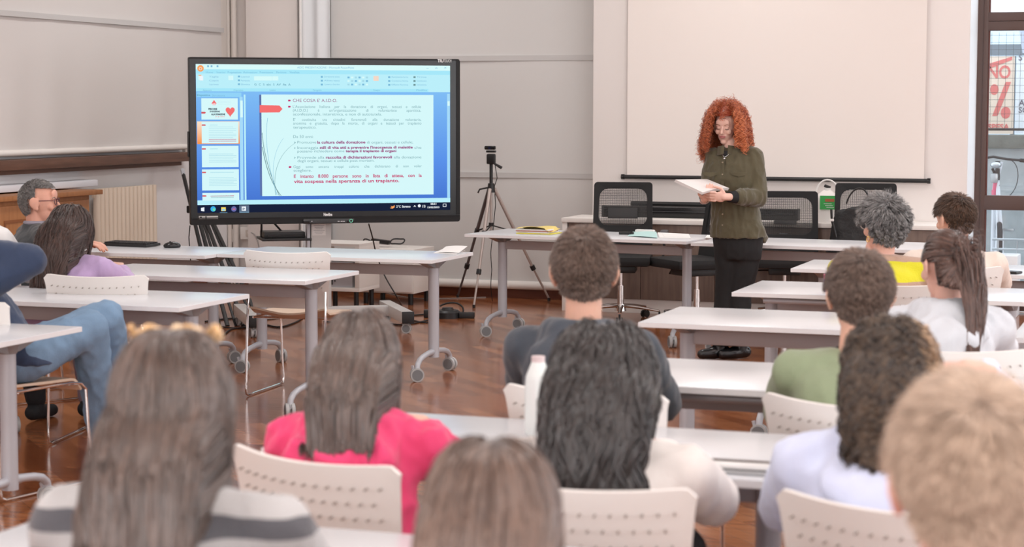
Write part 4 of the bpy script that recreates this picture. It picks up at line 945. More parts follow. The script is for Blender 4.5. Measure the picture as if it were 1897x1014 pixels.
tag(MB().tube(w_, .0035, 6).build('webcam_cable', M_BLACK), 'thin black cable hanging from the webcam to the floor', 'cable')

# ---------------------------------------------------------------- folded stand bundle leaning in the corner
q0, q1 = at_y(338, 316, 14.3), at_z(406, 604, 0)
sb = thing('folded_screen_stand', 'bundle of black folded stand legs leaning left of the big screen', 'stand', (q1.x, q1.y, 0))
ax = q0 - q1; dv = ax.normalized()
MB().tube([Vector((0, 0, .0)), ax * .97], .016, 10).build('main_tube', M_BLACK, sb)
MB().box(ax * .985, (.03, .03, .09), rot=dv.to_track_quat('Z', 'Y').to_matrix(), bevel=.006).build('top_hook', M_LEG, sb)
for i, (dx, top) in enumerate(((.07, .74), (.13, .72), (.19, .70), (.27, .69), (.31, .69))):
    MB().tube([Vector((dx, .02 * i, 0)), ax * top + Vector((dx * .45, .02, 0))], .012 if i % 2 else .017, 8, flat=.6).build('folded_leg', M_BLACK, sb)
MB().box(ax * .73 + Vector((.03, -.01, 0)), (.12, .05, .06), bevel=.01).build('leg_joint', M_BLACK, sb)
w_ = [at_y(a, b, 14.2) for a, b in ((352, 418), (350, 440), (352, 470), (356, 520))] + [at_z(362, 580, .01)]
tag(MB().tube(w_, .005, 6).build('hanging_cable', M_BLACK), 'black cable hanging from the left side of the big screen', 'cable')

# ---------------------------------------------------------------- white drawer unit and PC rack behind the desks
YU = 14.75
a, b = at_y(663, 460, YU), at_y(767, 545, YU)
du = thing('drawer_unit', 'white drawer unit with a curved handle right of the screen trolley', 'cabinet', (a.x, YU, 0))
wd, z1 = b.x - a.x, a.z
MB().span((0, 0, b.z), (wd, .45, z1), bevel=.004).build('carcass', M_HEM, du)
MB().span((.012, -.016, b.z + .012), (wd - .012, 0, z1 - .11), bevel=.003).build('drawer_front', mat('ivory_front', (.84, .80, .77), .4), du)
MB().span((.012, -.016, z1 - .10), (wd - .012, 0, z1 - .012), bevel=.003).build('drawer_front', mat('ivory_front', (.84, .80, .77), .4), du)
MB().tube(bez((wd * .28, -.018, z1 - .16), (wd * .35, -.05, z1 - .2), (wd * .75, -.05, z1 - .2), (wd * .82, -.018, z1 - .16)), .006, 8).build('handle', M_HEM, du)
for x in (.05, wd - .05):
    for y in (.05, .4): MB().cyl((x, y, 0), (x, y, b.z), .022, seg=12).build('caster', M_BLACK, du)
a, b = at_y(640, 505, 14.1), at_y(662, 541, 14.1)
pr_ = thing('computer_cart', 'beige cart with a small computer beside the trolley column', 'cart', (a.x - .30, 14.1, 0))
zz0 = at_y(650, 541, 14.1).z
MB().span((0, 0, zz0), (.42, .40, zz0 + .03), bevel=.003).build('lower_shelf', M_HEM, pr_); MB().span((.38, 0, zz0 + .03), (.42, .40, .52), bevel=.002).build('side_panel', M_HEM, pr_); MB().span((0, 0, zz0 + .03), (.02, .40, .52)).build('side_panel', M_HEM, pr_); MB().span((0, 0, .52), (.42, .40, .54)).build('upper_shelf', M_HEM, pr_)
for x in (.05, .37):
    for y in (.05, .35): MB().cyl((x, y, 0), (x, y, zz0), .02, seg=10).build('caster', M_BLACK, pr_)
pc = thing('desktop_computer', 'small grey desktop computer standing on the beige cart', 'computer', (a.x - .26, 14.12, zz0 + .031))
MB().span((.05, 0, 0), (.31, .3, .20), bevel=.004).build('case', M_LEG, pc); MB().span((.06, -.006, .02), (.14, 0, .18)).build('front_panel', M_BLACK, pc)
for k in range(5): MB().cyl((.16 + .02 * k, -.004, .05 + .02 * k), (.16 + .02 * k, .004, .05 + .02 * k), .006, seg=8).build('port', M_BLACK, pc)
# adapters and coiled leads on the drawer unit
c_ = at_y(668, 458, YU + .15)
t = thing('power_adapter', 'black power adapter with coiled leads on top of the white drawer unit', 'adapter', (du.location.x + .14, YU + .2, z1))
MB().box((-.02, 0, .045), (.16, .06, .034), rot=Matrix.Rotation(.1, 3, 'Y'), bevel=.008).build('adapter_body', M_BLACK, t)
MB().tube([Vector((.13 + .06 * math.cos(a), .05 * math.sin(a), .03 + .004 * math.sin(3 * a) + .02 * (1 + math.sin(a)))) for a in [2 * math.pi * k / 24 for k in range(24)]], .006, 6, closed=True).tube(bez((-.1, 0, .04), (-.2, .02, .1), (-.22, 0, .02), (-.10, .06, .008)), .006, 6).build('lead', M_BLACK, t)

# ---------------------------------------------------------------- floor cables and the hub
def lay(pts, r=.006): return [at_z(x, y, r) for x, y in pts]
def smooth_path(P, n=6):
    out = []
    for i in range(len(P) - 1):
        p0 = P[max(i - 1, 0)]; p1 = P[i]; p2 = P[i + 1]; p3 = P[min(i + 2, len(P) - 1)]
        for k in range(n):
            t_ = k / n; out.append(.5 * ((2 * p1) + (p2 - p0) * t_ + (2 * p0 - 5 * p1 + 4 * p2 - p3) * t_ ** 2 + (3 * p1 - p0 - 3 * p2 + p3) * t_ ** 3))
    return out + [P[-1]]
cabs = [([(740, 580), (760, 592), (790, 598), (806, 590)], 'black cable on the floor running into the cable reel from the left'),
        ([(755, 585), (800, 580), (812, 566), (805, 560)], 'black cable looping up beside the right leg of the far desk'),
        ([(600, 596), (660, 600), (700, 596), (745, 602), (800, 592)], 'long black cable on the floor under the screen trolley'),
        ([(390, 603), (440, 608), (480, 600), (520, 606), (560, 590), (540, 582)], 'black cable lying on the floor behind the empty chair'),
        ([(388, 585), (400, 612), (412, 622), (430, 610), (470, 606)], 'black cable bent sharply on the floor near the left trolley caster'),
        ([(380, 596), (430, 590), (490, 592), (530, 584)], 'black cable crossing the floor below the folded stand'),
        ([(668, 525), (700, 538), (760, 552), (830, 553), (900, 551)], 'thin grey cable along the skirting behind the tripod')]
for k, (p, lab) in enumerate(cabs):
    tag(MB().tube(smooth_path(lay(p, .006 if k < 6 else .004)), .006 if k < 6 else .004, 6).build('floor_cable', M_BLACK if k < 6 else mat('grey_cable', (.35, .33, .32), .5)), lab, 'cable', 'cables on the floor')
P = [at_y(683, 415, 13.6), at_y(690, 440, 13.7), at_y(697, 470, 13.8), at_y(712, 510, 13.75), at_y(735, 550, 13.6), at_z(748, 575, .01)]
tag(MB().tube(smooth_path(P), .0055, 6).build('hanging_cable', M_BLACK), 'black cable hanging from the big screen down past the drawer unit', 'cable')
h = at_z(833, 592, 0)
t = thing('cable_reel', 'black round cable reel and plug block on the floor by the desk leg', 'cable reel', (h.x - .055, h.y + .10, 0), .3)
MB().cyl((0, 0, 0), (0, 0, .045), .10, seg=32).cyl((0, 0, .045), (0, 0, .062), .10, .08, 32).cyl((0, 0, .062), (0, 0, .08), .05, .04, 20).build('reel_body', M_BLACK, t)
MB().box((-.14, .02, .03), (.09, .07, .06), bevel=.006).build('plug_block', M_BLACK, t); MB().box((.15, -.03, .025), (.12, .06, .045), bevel=.008).build('plug', M_BLACK, t)
MB().tube(bez((-.06, 0, .09), (.02, 0, .14), (.14, 0, .12), (.12, -.02, .04)), .007, 8).build('lead', M_BLACK, t)

# ---------------------------------------------------------------- things on the desks
def flat_pts(pts, z=TOPZ): return [at_z(x, y, z) for x, y in pts]
def sheet(name, label, cat, quads, m, th=.0015, lift=None, group=None):
    """thin sheet(s) of paper lying on a desk; quads = corner pixels, lift = raised height per corner"""
    c = sum((at_z(x, y, TOPZ) for x, y in quads[0]), Vector()) / 4
    t = thing(name, label, cat, (c.x, c.y, TOPZ), 0, group)
    for i, q in enumerate(quads):
        Q = [at_z(x, y, TOPZ) for x, y in q]; L = (lift[i] if lift else (0, 0, 0, 0))
        def fn(u, v, Q=Q, L=L, i=i):
            a = Q[0].lerp(Q[1], u); b = Q[3].lerp(Q[2], u); p = a.lerp(b, v)
            z = (L[0] * (1 - u) + L[1] * u) * (1 - v) + (L[3] * (1 - u) + L[2] * u) * v
            z += .004 * math.sin(math.pi * u) * (1 if any(L) else 0)
            return (p.x - c.x, p.y - c.y, th + .001 * i + z)
        MB().grid(fn, 8, 6, th).build('sheet', m if not isinstance(m, (list, tuple)) else m[i], t, angle=60)
    return t
M_PAPER = mat('white_paper', (.88, .86, .84), .7)
sheet('paper', 'folded white paper on the right end of the far left-hand desk', 'paper', [[(803, 469), (845, 471), (862, 464), (820, 462)], [(812, 469), (850, 470), (866, 463), (826, 461)]], M_PAPER, lift=[(0, 0, 0, 0), (.002, .002, .02, .012)])
sheet('paper', 'pale turquoise paper lying left of white sheets on the front table', 'paper', [[(1162, 438), (1218, 442), (1216, 433), (1172, 430)]], mat('turquoise_paper', (.50, .74, .72), .7), lift=[(0, .004, .012, 0)])
sheet('paper', 'loose white printed sheets right of the turquoise paper on the front table', 'paper', [[(1222, 441), (1280, 442), (1276, 434), (1218, 431)], [(1230, 439), (1276, 440), (1270, 434), (1226, 432)]], M_PAPER)
sheet('paper', 'small white paper beside the standing woman on the second front table', 'paper', [[(1306, 441), (1322, 442), (1322, 437), (1310, 436)]], M_PAPER)
# yellow folder
c = at_z(995, 433, TOPZ)
t = thing('document_folder', 'stuffed yellow plastic folder of papers on the front table', 'folder', (c.x, c.y + .02, TOPZ), -.10)
MB().box((.01, 0, .004), (.27, .20, .006), bevel=.002).build('back_cover', mat('yellow_plastic', (.83, .74, .10), .4), t)
for k in range(5): MB().box((-.004 * k, .004 * (k % 2), .0105 + k * .005), (.245, .185, .0042), rot=rotz(.02 * (k - 2))).build('paper_stack', M_PAPER if k != 2 else mat('red_paper', (.5, .12, .08), .6), t, smooth=False)
def cov(u, v): return (-.125 + .255 * u, -.10 + .195 * v, .036 + .010 * math.sin(u * 3.1) + .008 * math.sin(v * 5 + u * 3) - .012 * (u > .9))
MB().grid(cov, 14, 10, .002).build('front_cover', mat('yellow_cover', (.84, .66, .20), .45), t)
c = at_z(1160, 435, TOPZ)
t = thing('marker_pen', 'black marker pen lying left of the turquoise paper', 'marker', (c.x, c.y, TOPZ), .05)
MB().cyl((-.05, 0, .011), (.03, 0, .011), .0105, seg=12).build('pen_body', M_BLACK, t); MB().cyl((.03, 0, .011), (.055, 0, .011), .0085, seg=12).build('cap', M_BLACKG, t)
c = at_z(1193, 432, TOPZ)
t = thing('remote_control', 'small white remote beside the black marker on the front table', 'remote', (c.x, c.y + .03, TOPZ), -.1)
MB().box((0, 0, .012), (.14, .045, .022), bevel=.008).build('remote_body', M_WHITE, t); MB().box((.02, 0, .0235), (.05, .02, .002)).build('button_pad', M_LEG, t, smooth=False)
# keyboard and mouse
a, b = at_z(196, 455, TOPZ), at_z(293, 459, TOPZ)
t = thing('keyboard', 'black keyboard in front of the man in glasses', 'keyboard', ((a.x + b.x) / 2, (a.y + b.y) / 2 + .05, TOPZ), math.atan2(b.y - a.y, b.x - a.x))
t.location.x -= .035
kw = (b - a).length * .86
MB().box((0, 0, .010), (kw, .15, .018), rot=Matrix.Rotation(.03, 3, 'X'), bevel=.005).build('keyboard_body', M_BLACK, t)
kk = MB()
for r_ in range(5):
    for q in range(18): kk.box((-kw / 2 + .02 + q * (kw - .04) / 17, -.05 + r_ * .025, .022 + r_ * .0008), ((kw - .04) / 17 * .82, .019, .006))
kk.build('keys', mat('black_keys', (.02, .02, .022), .5), t, smooth=False)
c = at_z(313, 460, TOPZ)
t = thing('computer_mouse', 'black computer mouse right of the keyboard', 'mouse', (c.x, c.y + .04, TOPZ), .6)
MB().ball((0, 0, .012), (.055, .033, .026), 20, 12).build('mouse_body', M_BLACKG, t); MB().cyl((-.012, -.004, .036), (-.012, .004, .036), .006, seg=10).build('scroll_wheel', M_RUB, t)
# phones, carton, pencil case
c = (at_z(1845, 506, TOPZ) + at_z(1883, 507, TOPZ)) / 2
t = thing('smartphone', 'black smartphone in a folio on the desk of the boy in the cream hoodie', 'phone', (c.x, c.y, TOPZ), -.35)
MB().box((0, 0, .007), (.155, .075, .012), bevel=.004).build('phone_body', M_BLACK, t); MB().box((0, 0, .0135), (.145, .067, .001)).build('phone_screen', M_BLACKG, t, smooth=False)
c = (at_z(1318, 876, TOPZ) + at_z(1421, 882, TOPZ)) / 2
t = thing('pencil_case', 'long silver-white case with a dark edge on the near desk', 'case', (c.x, c.y + .02, TOPZ), .03)
MB().box((0, 0, .012), (.19, .06, .022), bevel=.009).build('case_body', mat('silver_white_case', (.78, .77, .76), .3), t); MB().box((0, .028, .022), (.18, .012, .010), bevel=.004).build('case_lid', mat('dark_brown_edge', (.10, .07, .06), .4), t)
MB().box((0, -.0305, .012), (.16, .001, .004)).build('case_seam', M_BLACK, t, smooth=False)
c = at_z(1527, 547, TOPZ)
t = thing('juice_carton', 'small blue and pink carton beside the olive-sweater boy\'s head', 'carton', (c.x + .02, c.y + .02, TOPZ), .2)
MB().box((0, 0, .045), (.055, .04, .06), bevel=.003).build('carton_body', mat('blue_carton', (.13, .13, .60), .5), t); MB().box((0, 0, .087), (.055, .04, .024), bevel=.003).build('carton_top', mat('pink_carton', (.80, .20, .35), .5), t)
MB().box((0, 0, .0075), (.01, .04, .015)).build('carton_foot', mat('blue_carton', (.13, .13, .60), .5), t); text_mesh('A', .03, M_WHITE, t, 'lettering', .0005, .001, loc=(0.0, -.0212, .034))
# bottle on the near desk
c = at_z(988, 792, TOPZ)
t = thing('drinking_bottle', 'frosted white bottle with a steel cap between dark hoodie and black hair', 'bottle', (at_y(997, 700, 5.0).x, 5.0, TOPZ))
zt_ = at_y(990, 657, 5.0).z - TOPZ
prof = [(0, 0), (.034, 0), (.037, .006), (.037, .13), (.034, .16), (.022, .19), (.0165, .205), (.0165, zt_ - .035)]
def bot(u, v):
    k = v * (len(prof) - 1); i = min(int(k), len(prof) - 2); f = k - i; r = prof[i][0] * (1 - f) + prof[i + 1][0] * f; z = prof[i][1] * (1 - f) + prof[i + 1][1] * f
    return (r * math.cos(2 * math.pi * u), r * math.sin(2 * math.pi * u), z)
MB().grid(bot, 28, 28).build('bottle_body', mat('frosted_glass', (.80, .86, .84), .3, coat=.3), t)
MB().cyl((0, 0, zt_ - .035), (0, 0, zt_ - .004), .0185, seg=20).build('cap', mat('pale_pink_cap', (.72, .60, .60), .35), t)
# ---------------------------------------------------------------- people: bodies, clothes, hair
def rot3(yaw=0.0, pitch=0.0, roll=0.0):
    """frame with columns right, front, up; yaw about Z, pitch>0 looks down, roll>0 tilts to the person's right"""
    return Matrix.Rotation(yaw, 3, 'Z') @ Matrix.Rotation(-pitch, 3, 'X') @ Matrix.Rotation(roll, 3, 'Y')
def loft(bm, rings, seg=24):
    """closed tube through rings (centre, right vector, front vector, power)"""
    R = []
    for c, x, y in rings:
        R.append([bm.verts.new(c + x * math.cos(a) + y * math.sin(a)) for a in [2 * math.pi * k / seg for k in range(seg)]])
    for A, B in zip(R, R[1:]):
        for k in range(seg): bm.faces.new((A[k], A[(k + 1) % seg], B[(k + 1) % seg], B[k]))
    bm.faces.new(R[0][::-1]); bm.faces.new(R[-1])
def capsule(bm, p0, p1, r0, r1, seg=16):
    p0, p1 = Vector(p0), Vector(p1); d = p1 - p0; L = d.length
    if L < 1e-6: d = Vector((0, 0, 1))
    q = d.to_track_quat('Z', 'Y').to_matrix(); x, y, z = q.col[0], q.col[1], q.col[2]
    rings = []
    for k in range(5): a = -math.pi / 2 + math.pi / 2 * (k + .35) / 5.35; rings.append((p0 + z * math.sin(a) * r0, x * math.cos(a) * r0, y * math.cos(a) * r0))
    rings.append((p0, x * r0, y * r0)); rings.append((p1, x * r1, y * r1))
    for k in range(5): a = math.pi / 2 * (k + 1) / 5.35; rings.append((p1 + z * math.sin(a) * r1, x * math.cos(a) * r1, y * math.cos(a) * r1))
    loft(bm, rings, seg)
def chain(bm, pts, rs):
    for i in range(len(pts) - 1): capsule(bm, pts[i], pts[i + 1], rs[i], rs[i + 1])
def ellip(bm, c, R, r, seg=24, rings=16):
    g = bmesh.ops.create_uvsphere(bm, u_segments=seg, v_segments=rings, radius=1.0); vs = g['verts']
    bmesh.ops.scale(bm, vec=r, verts=vs); bmesh.ops.rotate(bm, cent=(0, 0, 0), matrix=R, verts=vs); bmesh.ops.translate(bm, vec=c, verts=vs)
def skinned(name, bm, voxel, m, parent, smooth=4, fold=0.0, fscale=9.0, origin=None, aniso=(1, 1, .55), fine=0.0):
    """fuse the overlapping shapes in bm into one continuous surface"""
    me = bpy.data.meshes.new('t'); bm.to_mesh(me); bm.free()
    o = bpy.data.objects.new('t', me); COL.objects.link(o)
    md = o.modifiers.new('r', 'REMESH'); md.mode = 'VOXEL'; md.voxel_size = voxel
    if smooth: s = o.modifiers.new('s', 'SMOOTH'); s.factor = .5; s.iterations = smooth
    dg = bpy.context.evaluated_depsgraph_get(); out = bpy.data.meshes.new_from_object(o.evaluated_get(dg))
    bpy.data.objects.remove(o); bpy.data.meshes.remove(me)
    n = len(out.vertices); co = np.empty(n * 3); out.vertices.foreach_get('co', co); co = co.reshape(-1, 3)
    if fold:
        no = np.empty(n * 3); out.vertices.foreach_get('normal', no); no = no.reshape(-1, 3); d = np.empty(n)
        for i in range(n):
            p = co[i]; q = Vector((p[0] * fscale * aniso[0], p[1] * fscale * aniso[1], p[2] * fscale * aniso[2]))
            w = noise.noise_vector(q * .5) * 1.3
            v = noise.noise(q * 1.5 + w); d[i] = (.5 - abs(v) * 3.0) * .55 + (.4 - abs(noise.noise(q * 2.9 + w)) * 2) * .35
            if fine: d[i] += fine * noise.noise(q * 7)
        co = co + no * (d * fold)[:, None]
    if origin is not None: co = co - np.array(origin)[None, :]
    out.vertices.foreach_set('co', co.ravel()); out.polygons.foreach_set('use_smooth', [True] * len(out.polygons)); out.update(); out.name = name
    out.materials.clear(); out.materials.append(m)
    ob = bpy.data.objects.new(name, out); COL.objects.link(ob); ob.parent = parent
    return ob

def skin_mat(name, c=(.72, .42, .32)): return mat(name, c, .5, sss=.12, var=(14, .06), bump=(120, .03))
def hair_mat(name, dark, light, rough=.38, spec=.5):
    if name in MATS: return MATS[name]
    m = bpy.data.materials.new(name); m.use_nodes = True; nt = m.node_tree; b = nt.nodes['Principled BSDF']; N = nt.nodes.new; L = nt.links.new
    at = N('ShaderNodeAttribute'); at.attribute_name = 'strand'; cr = N('ShaderNodeValToRGB')
    cr.color_ramp.elements[0].color = (*dark, 1); cr.color_ramp.elements[1].color = (*light, 1); L(at.outputs['Fac'], cr.inputs[0]); L(cr.outputs[0], b.inputs['Base Color'])
    b.inputs['Roughness'].default_value = rough; b.inputs['Specular IOR Level'].default_value = spec; b.inputs['Sheen Weight'].default_value = .15
    MATS[name] = m; return m

HEAD_R = (.076, .098, .110)
def make_head(bm, Hc, R, male=True, face=True, s=1.0):
    T = lambda x, y, z: Hc + R @ Vector((x * s, y * s, z * s)); E = lambda c, r, q=None: ellip(bm, T(*c), R if q is None else R @ q, tuple(k * s for k in r))
    E((0, -.012, .028), (.073, .092, .086)); E((0, .018, .002), (.066, .070, .088)); E((0, .026, -.050), (.055 if male else .050, .060, .062)); E((0, .066, -.092), (.024, .020, .018))
    E((0, .078, .042), (.048, .016, .030))
    for k in (-1, 1):
        E((k * .030, .078, .022), (.020, .010, .007))                       # brow
        E((k * .036, .068, -.022), (.021, .018, .020))                      # cheek
        E((k * .030, .078, .006), (.012, .009, .008))                       # closed lid
        q = Matrix.Rotation(k * .45, 3, 'Z') @ Matrix.Rotation(-.12, 3, 'X')
        E((k * .083, -.004, -.004), (.008, .022, .034), q); E((k * .089, -.013, .004), (.0065, .022, .029), q); E((k * .080, .004, -.030), (.007, .010, .012), q)
    capsule(bm, T(0, .088, .012), T(0, .106, -.020), .007 * s, .0115 * s); E((0, .100, -.026), (.017, .010, .008))
    E((0, .083, -.049), (.022, .010, .006)); E((0, .081, -.060), (.019, .010, .006))
def fingers(bm, wrist, palm_dir, across, normal, curl=.5, side=1, s=1.0, spread=.10):
    """hand: palm plus five separate fingers; side=+1 puts the thumb on +across"""
    palm_dir, across, normal = palm_dir.normalized(), across.normalized(), normal.normalized()
    pc = wrist + palm_dir * .045 * s; M = Matrix((across, palm_dir, normal)).transposed()
    ellip(bm, pc, M, (.040 * s, .048 * s, .015 * s), 16, 10); capsule(bm, wrist - palm_dir * .03, wrist + palm_dir * .02, .025 * s, .026 * s)
    for k, (L, o) in enumerate(((.070, .030), (.079, .010), (.074, -.010), (.058, -.029))):
        b = pc + palm_dir * .038 * s + across * (side * o * s); d = (palm_dir + across * side * (o * spread * 30 * .1)).normalized(); p = [b]; a = curl * (.55 + .12 * k)
        for f in (.45, .32, .23):
            d = (d * math.cos(a) - normal * math.sin(a)).normalized(); p.append(p[-1] + d * L * f * s); n2 = across.cross(d); a = curl * .9
        chain(bm, p, [.0092 * s, .0086 * s, .0078 * s, .0068 * s])
    b = wrist + palm_dir * .022 * s + across * side * .030 * s; d = (palm_dir * .55 + across * side * .8 - normal * .35 * curl).normalized()
    p1 = b + d * .034 * s; d2 = (palm_dir * .9 + across * side * .25 - normal * .5 * curl).normalized(); p2 = p1 + d2 * .028 * s; p3 = p2 + d2 * .022 * s
    chain(bm, [b, p1, p2, p3], [.0125 * s, .011 * s, .0095 * s, .008 * s])

# ---- hair strands -------------------------------------------------------------
def grow_hair(name, parent, origin, Hc, R, m, seed=1, n=4000, length=.4, steps=16, width=.0028, style='long', wave=0.0, wfreq=60.0, clump=.4, guides=160,
              part=0.0, colliders=(), lift=.012, s=1.0, nape=-.75, hairline=.42, flare=0.0, cut=None, thick=.022, gather=None, fuzz=.004, bias=(0, 0, 0), side_z=-.05, crown=(0, -.55, .83), lenvar=.12, stiff=0.45, tone=None, pull=.10, guard=None, hem=None, sidecut=-.35, rmax=.0, spread=.20, backpull=.16):
    rng = np.random.default_rng(seed); Rn = np.array(R); H = np.array(Hc)
    rad = np.array((.078, .102, .106)) * s; cc = np.array((0, -.006, .012)) * s
    # roots
    D = rng.normal(size=(n * 6, 3)); D /= np.linalg.norm(D, axis=1)[:, None]
    x, y, z = D.T
    front = (y > hairline) & (z < .62 + .0 * x) | ((y > hairline * .2) & (z < -.0 + side_z) )
    low = z < nape + .5 * np.clip(y + .6, 0, 2)
    ear = (np.abs(x) > .78) & (z < (.26 if style == 'short' else .06)) & (z > -.6) & (y > (-.22 if style == 'short' else -.30))
    D = D[~(front | low | ear)][:n]; n = len(D); x, y, z = D.T
    if n == 0: return
    u = rng.random(n); L = length * (1 - lenvar * rng.random(n))
    if style == 'short':
        k = np.clip((z - sidecut) / .75, 0, 1); L = length * (.20 + .80 * k) * (1 - .3 * rng.random(n))
    # starting direction in head frame
    c_ = np.array(crown); c_ = c_ / np.linalg.norm(c_)
    flow = D - c_[None, :]; flow[:, 2] -= .25
    if style in ('long', 'curly', 'tail'):
        sx = np.where(x > part, 1.0, -1.0); flow = np.stack([np.where(y > -.05, sx * .65, x * .7), -.35 - .5 * (y > 0) * 1.0 + 0 * y, -.15 + 0 * z], 1)
    if guard is not None: flow[:, 0] = np.where(y > .1, np.where(x > part, 1.7, -1.7), flow[:, 0]); flow[:, 1] = np.where(y > .1, -.9, flow[:, 1]); flow[:, 2] = np.where(y > .1, .25, flow[:, 2])
    if style == 'tail' and gather is not None:
        g = np.array(gather); flow = (g[None, :] - D * rad) / .1
    flow += rng.normal(size=(n, 3)) * (.10 if style != 'short' else .16)
    flow -= D * np.sum(flow * D, axis=1)[:, None]; flow /= np.linalg.norm(flow, axis=1)[:, None] + 1e-9
    if style == 'short': v = flow * 1.0 + D * (.10 + .22 * np.clip(z, 0, 1)[:, None]) + np.array(bias)[None, :] * np.clip(z, 0, 1)[:, None]
    else: v = flow * .9 + D * .25 + np.array(bias)[None, :]
    v /= np.linalg.norm(v, axis=1)[:, None]
    layer = rng.random(n) ** 1.2 * thick * s
    P = D * rad + cc; W = H + P @ Rn.T; V = v @ Rn.T
    if tone is None: tone = rng.random(n) ** 1.3
    else: tone = np.clip(tone(D, rng) + .25 * (rng.random(n) - .5), 0, 1)
    ds = L / (steps - 1); paths = [W.copy()]; down = np.array((0, 0, -1.0))
    col = [(np.array(c), np.array(r), np.array(Q)) for c, r, Q in colliders]
    gp = None if gather is None else H + (np.array(gather)) @ Rn.T
    for k in range(1, steps):
        t = k / (steps - 1)
        if style == 'short': V = V * .9 + down * .10 * (1 - .5 * t)
        elif style == 'tail' and gather is not None:
            dist = np.linalg.norm(paths[-1] - gp, axis=1)
            toward = (gp - paths[-1]) / (dist[:, None] + 1e-6)
            if k == 1: passed = np.zeros(n, bool)
            passed |= dist < .030
            V = np.where(passed[:, None], V * .74 + down * .26 - np.array(R.col[1])[None, :] * .02, V * .15 + toward * .85)
        else:
            V = V * stiff + down * (1 - stiff) * 1.35
            a = paths[-1] - H; a[:, 2] = 0; ra = np.linalg.norm(a, axis=1)[:, None]; V = V - a / (ra + 1e-6) * pull * np.clip((ra - .085 * s) / .03, 0, 1)
            if style == 'long' and backpull: V = V - Rn[:, 1][None, :] * backpull * np.clip((H[2] - .02 - paths[-1][:, 2]) / .06, 0, 1)[:, None]
            if flare: a = paths[-1] - H; a[:, 2] = 0; V = V + a / (np.linalg.norm(a, axis=1)[:, None] + 1e-6) * flare * t
        V = V + rng.normal(size=V.shape) * fuzz * 6
        V /= np.linalg.norm(V, axis=1)[:, None] + 1e-9
        step = ds[:, None] if style != 'tail' else np.maximum(ds, .012)[:, None]
        Wn = paths[-1] + V * step
        # keep outside the head
        q = (Wn - H) @ Rn - cc; rr = rad + .004 + layer[:, None] * min(1, k / 3.0) + lift * min(1, k / 3.0) * (style != 'short')
        d = np.linalg.norm(q / rr, axis=1); ins = d < 1
        q[ins] = q[ins] / d[ins][:, None]; Wn = np.where(ins[:, None], H + (q + cc) @ Rn.T, Wn)
        if guard is not None:      # locks part around the face
            q = (Wn - H) @ Rn - np.array(guard[0]) * s; rr = np.array(guard[1]) * s; d = np.linalg.norm(q / rr, axis=1); ins = d < 1
            q[ins, 0] = np.where(q[ins, 0] >= guard[2], 1, -1) * rr[0] * np.sqrt(np.clip(1 - (q[ins, 1] / rr[1]) ** 2 - (q[ins, 2] / rr[2]) ** 2, .0, 1)); Wn = np.where(ins[:, None], H + (q + np.array(guard[0]) * s) @ Rn.T, Wn)
        if style == 'tail' and gather is not None:
            base_ = gp - Rn[:, 1] * .030; off = Wn - base_; off[:, 2] = 0; ro = np.linalg.norm(off, axis=1); lim = .042 + layer * 2 + .17 * np.clip(gp[2] - Wn[:, 2], 0, .25)
            k_ = np.where(passed & (ro > lim), (ro - lim) / (ro + 1e-6), 0)[:, None]; Wn = Wn - off * k_ * .55
        for c, r, Q in col:
            q = (Wn - c) @ Q; rr = r + .004 + layer[:, None] * .8; d = np.linalg.norm(q / rr, axis=1); ins = d < 1
            qy = np.sqrt(np.clip(1 - (q[:, 0] / rr[:, 0]) ** 2 - (q[:, 2] / rr[:, 2]) ** 2, 0, 1)) * rr[:, 1] * np.where(q[:, 1] > .09, 1, -1)
            q[ins, 1] = qy[ins]; Wn = np.where(ins[:, None], c + q @ Q.T, Wn)
        if rmax:
            a = (Wn - H); a[:, 2] = 0; ra = np.linalg.norm(a, axis=1); side = a @ Rn[:, 0]; lim = rmax + spread * np.clip(H[2] - Wn[:, 2] - .05, 0, 1) + layer * .5
            ex_ = np.abs(side) > lim; dx = np.where(ex_, (np.abs(side) - lim) * np.sign(side), 0); Wn = Wn - dx[:, None] * Rn[:, 0][None, :] * .6
        V2 = Wn - paths[-1]; nn = np.linalg.norm(V2, axis=1)[:, None]; V = V2 / (nn + 1e-9)
        paths.append(Wn)
    A = np.stack(paths, 1)                                    # n x steps x 3
    # clumps
    if clump and guides:
        gi = rng.choice(n, min(guides, n), replace=False); d2 = ((D[:, None, :] - D[gi][None, :, :]) ** 2).sum(2); near = gi[np.argmin(d2, 1)]
        t = np.linspace(0, 1, steps)[None, :, None]; off = (A[:, :1] - A[near][:, :1]) * .25
        A = A * (1 - clump * t) + (A[near] + off) * clump * t
        if tone is not None: tone = tone * .55 + tone[near] * .45
    else: near = np.arange(n)
    if wave:
        ph = rng.random(n) * 6.28; ph = ph[near] + .5 * rng.normal(size=n); sgn = np.where(rng.random(n) > .5, 1, -1)[near]
        T = np.gradient(A, axis=1); T /= np.linalg.norm(T, axis=2)[:, :, None] + 1e-9
        ax_o = A - H[None, None, :]; ax_o[:, :, 2] *= .2; ax_o /= np.linalg.norm(ax_o, axis=2)[:, :, None] + 1e-9
        B = np.cross(T, ax_o); B /= np.linalg.norm(B, axis=2)[:, :, None] + 1e-9; C = np.cross(B, T)
        sl = np.linspace(0, 1, steps)[None, :] * L[:, None]; arg = sl * wfreq * (1 + .25 * (rng.random(n)[near] - .5))[:, None] * sgn[:, None] + ph[:, None]
        amp = wave * np.minimum(1, np.linspace(0, 1, steps) * 4)[None, :] * (.6 + .8 * rng.random(n)[near])[:, None]
        A = A + B * (np.cos(arg) * amp)[:, :, None] + C * ((np.sin(arg) * (1 if style == 'curly' else .35) * amp)[:, :, None])
    if cut is not None: A[:, :, 2] = np.maximum(A[:, :, 2], cut)
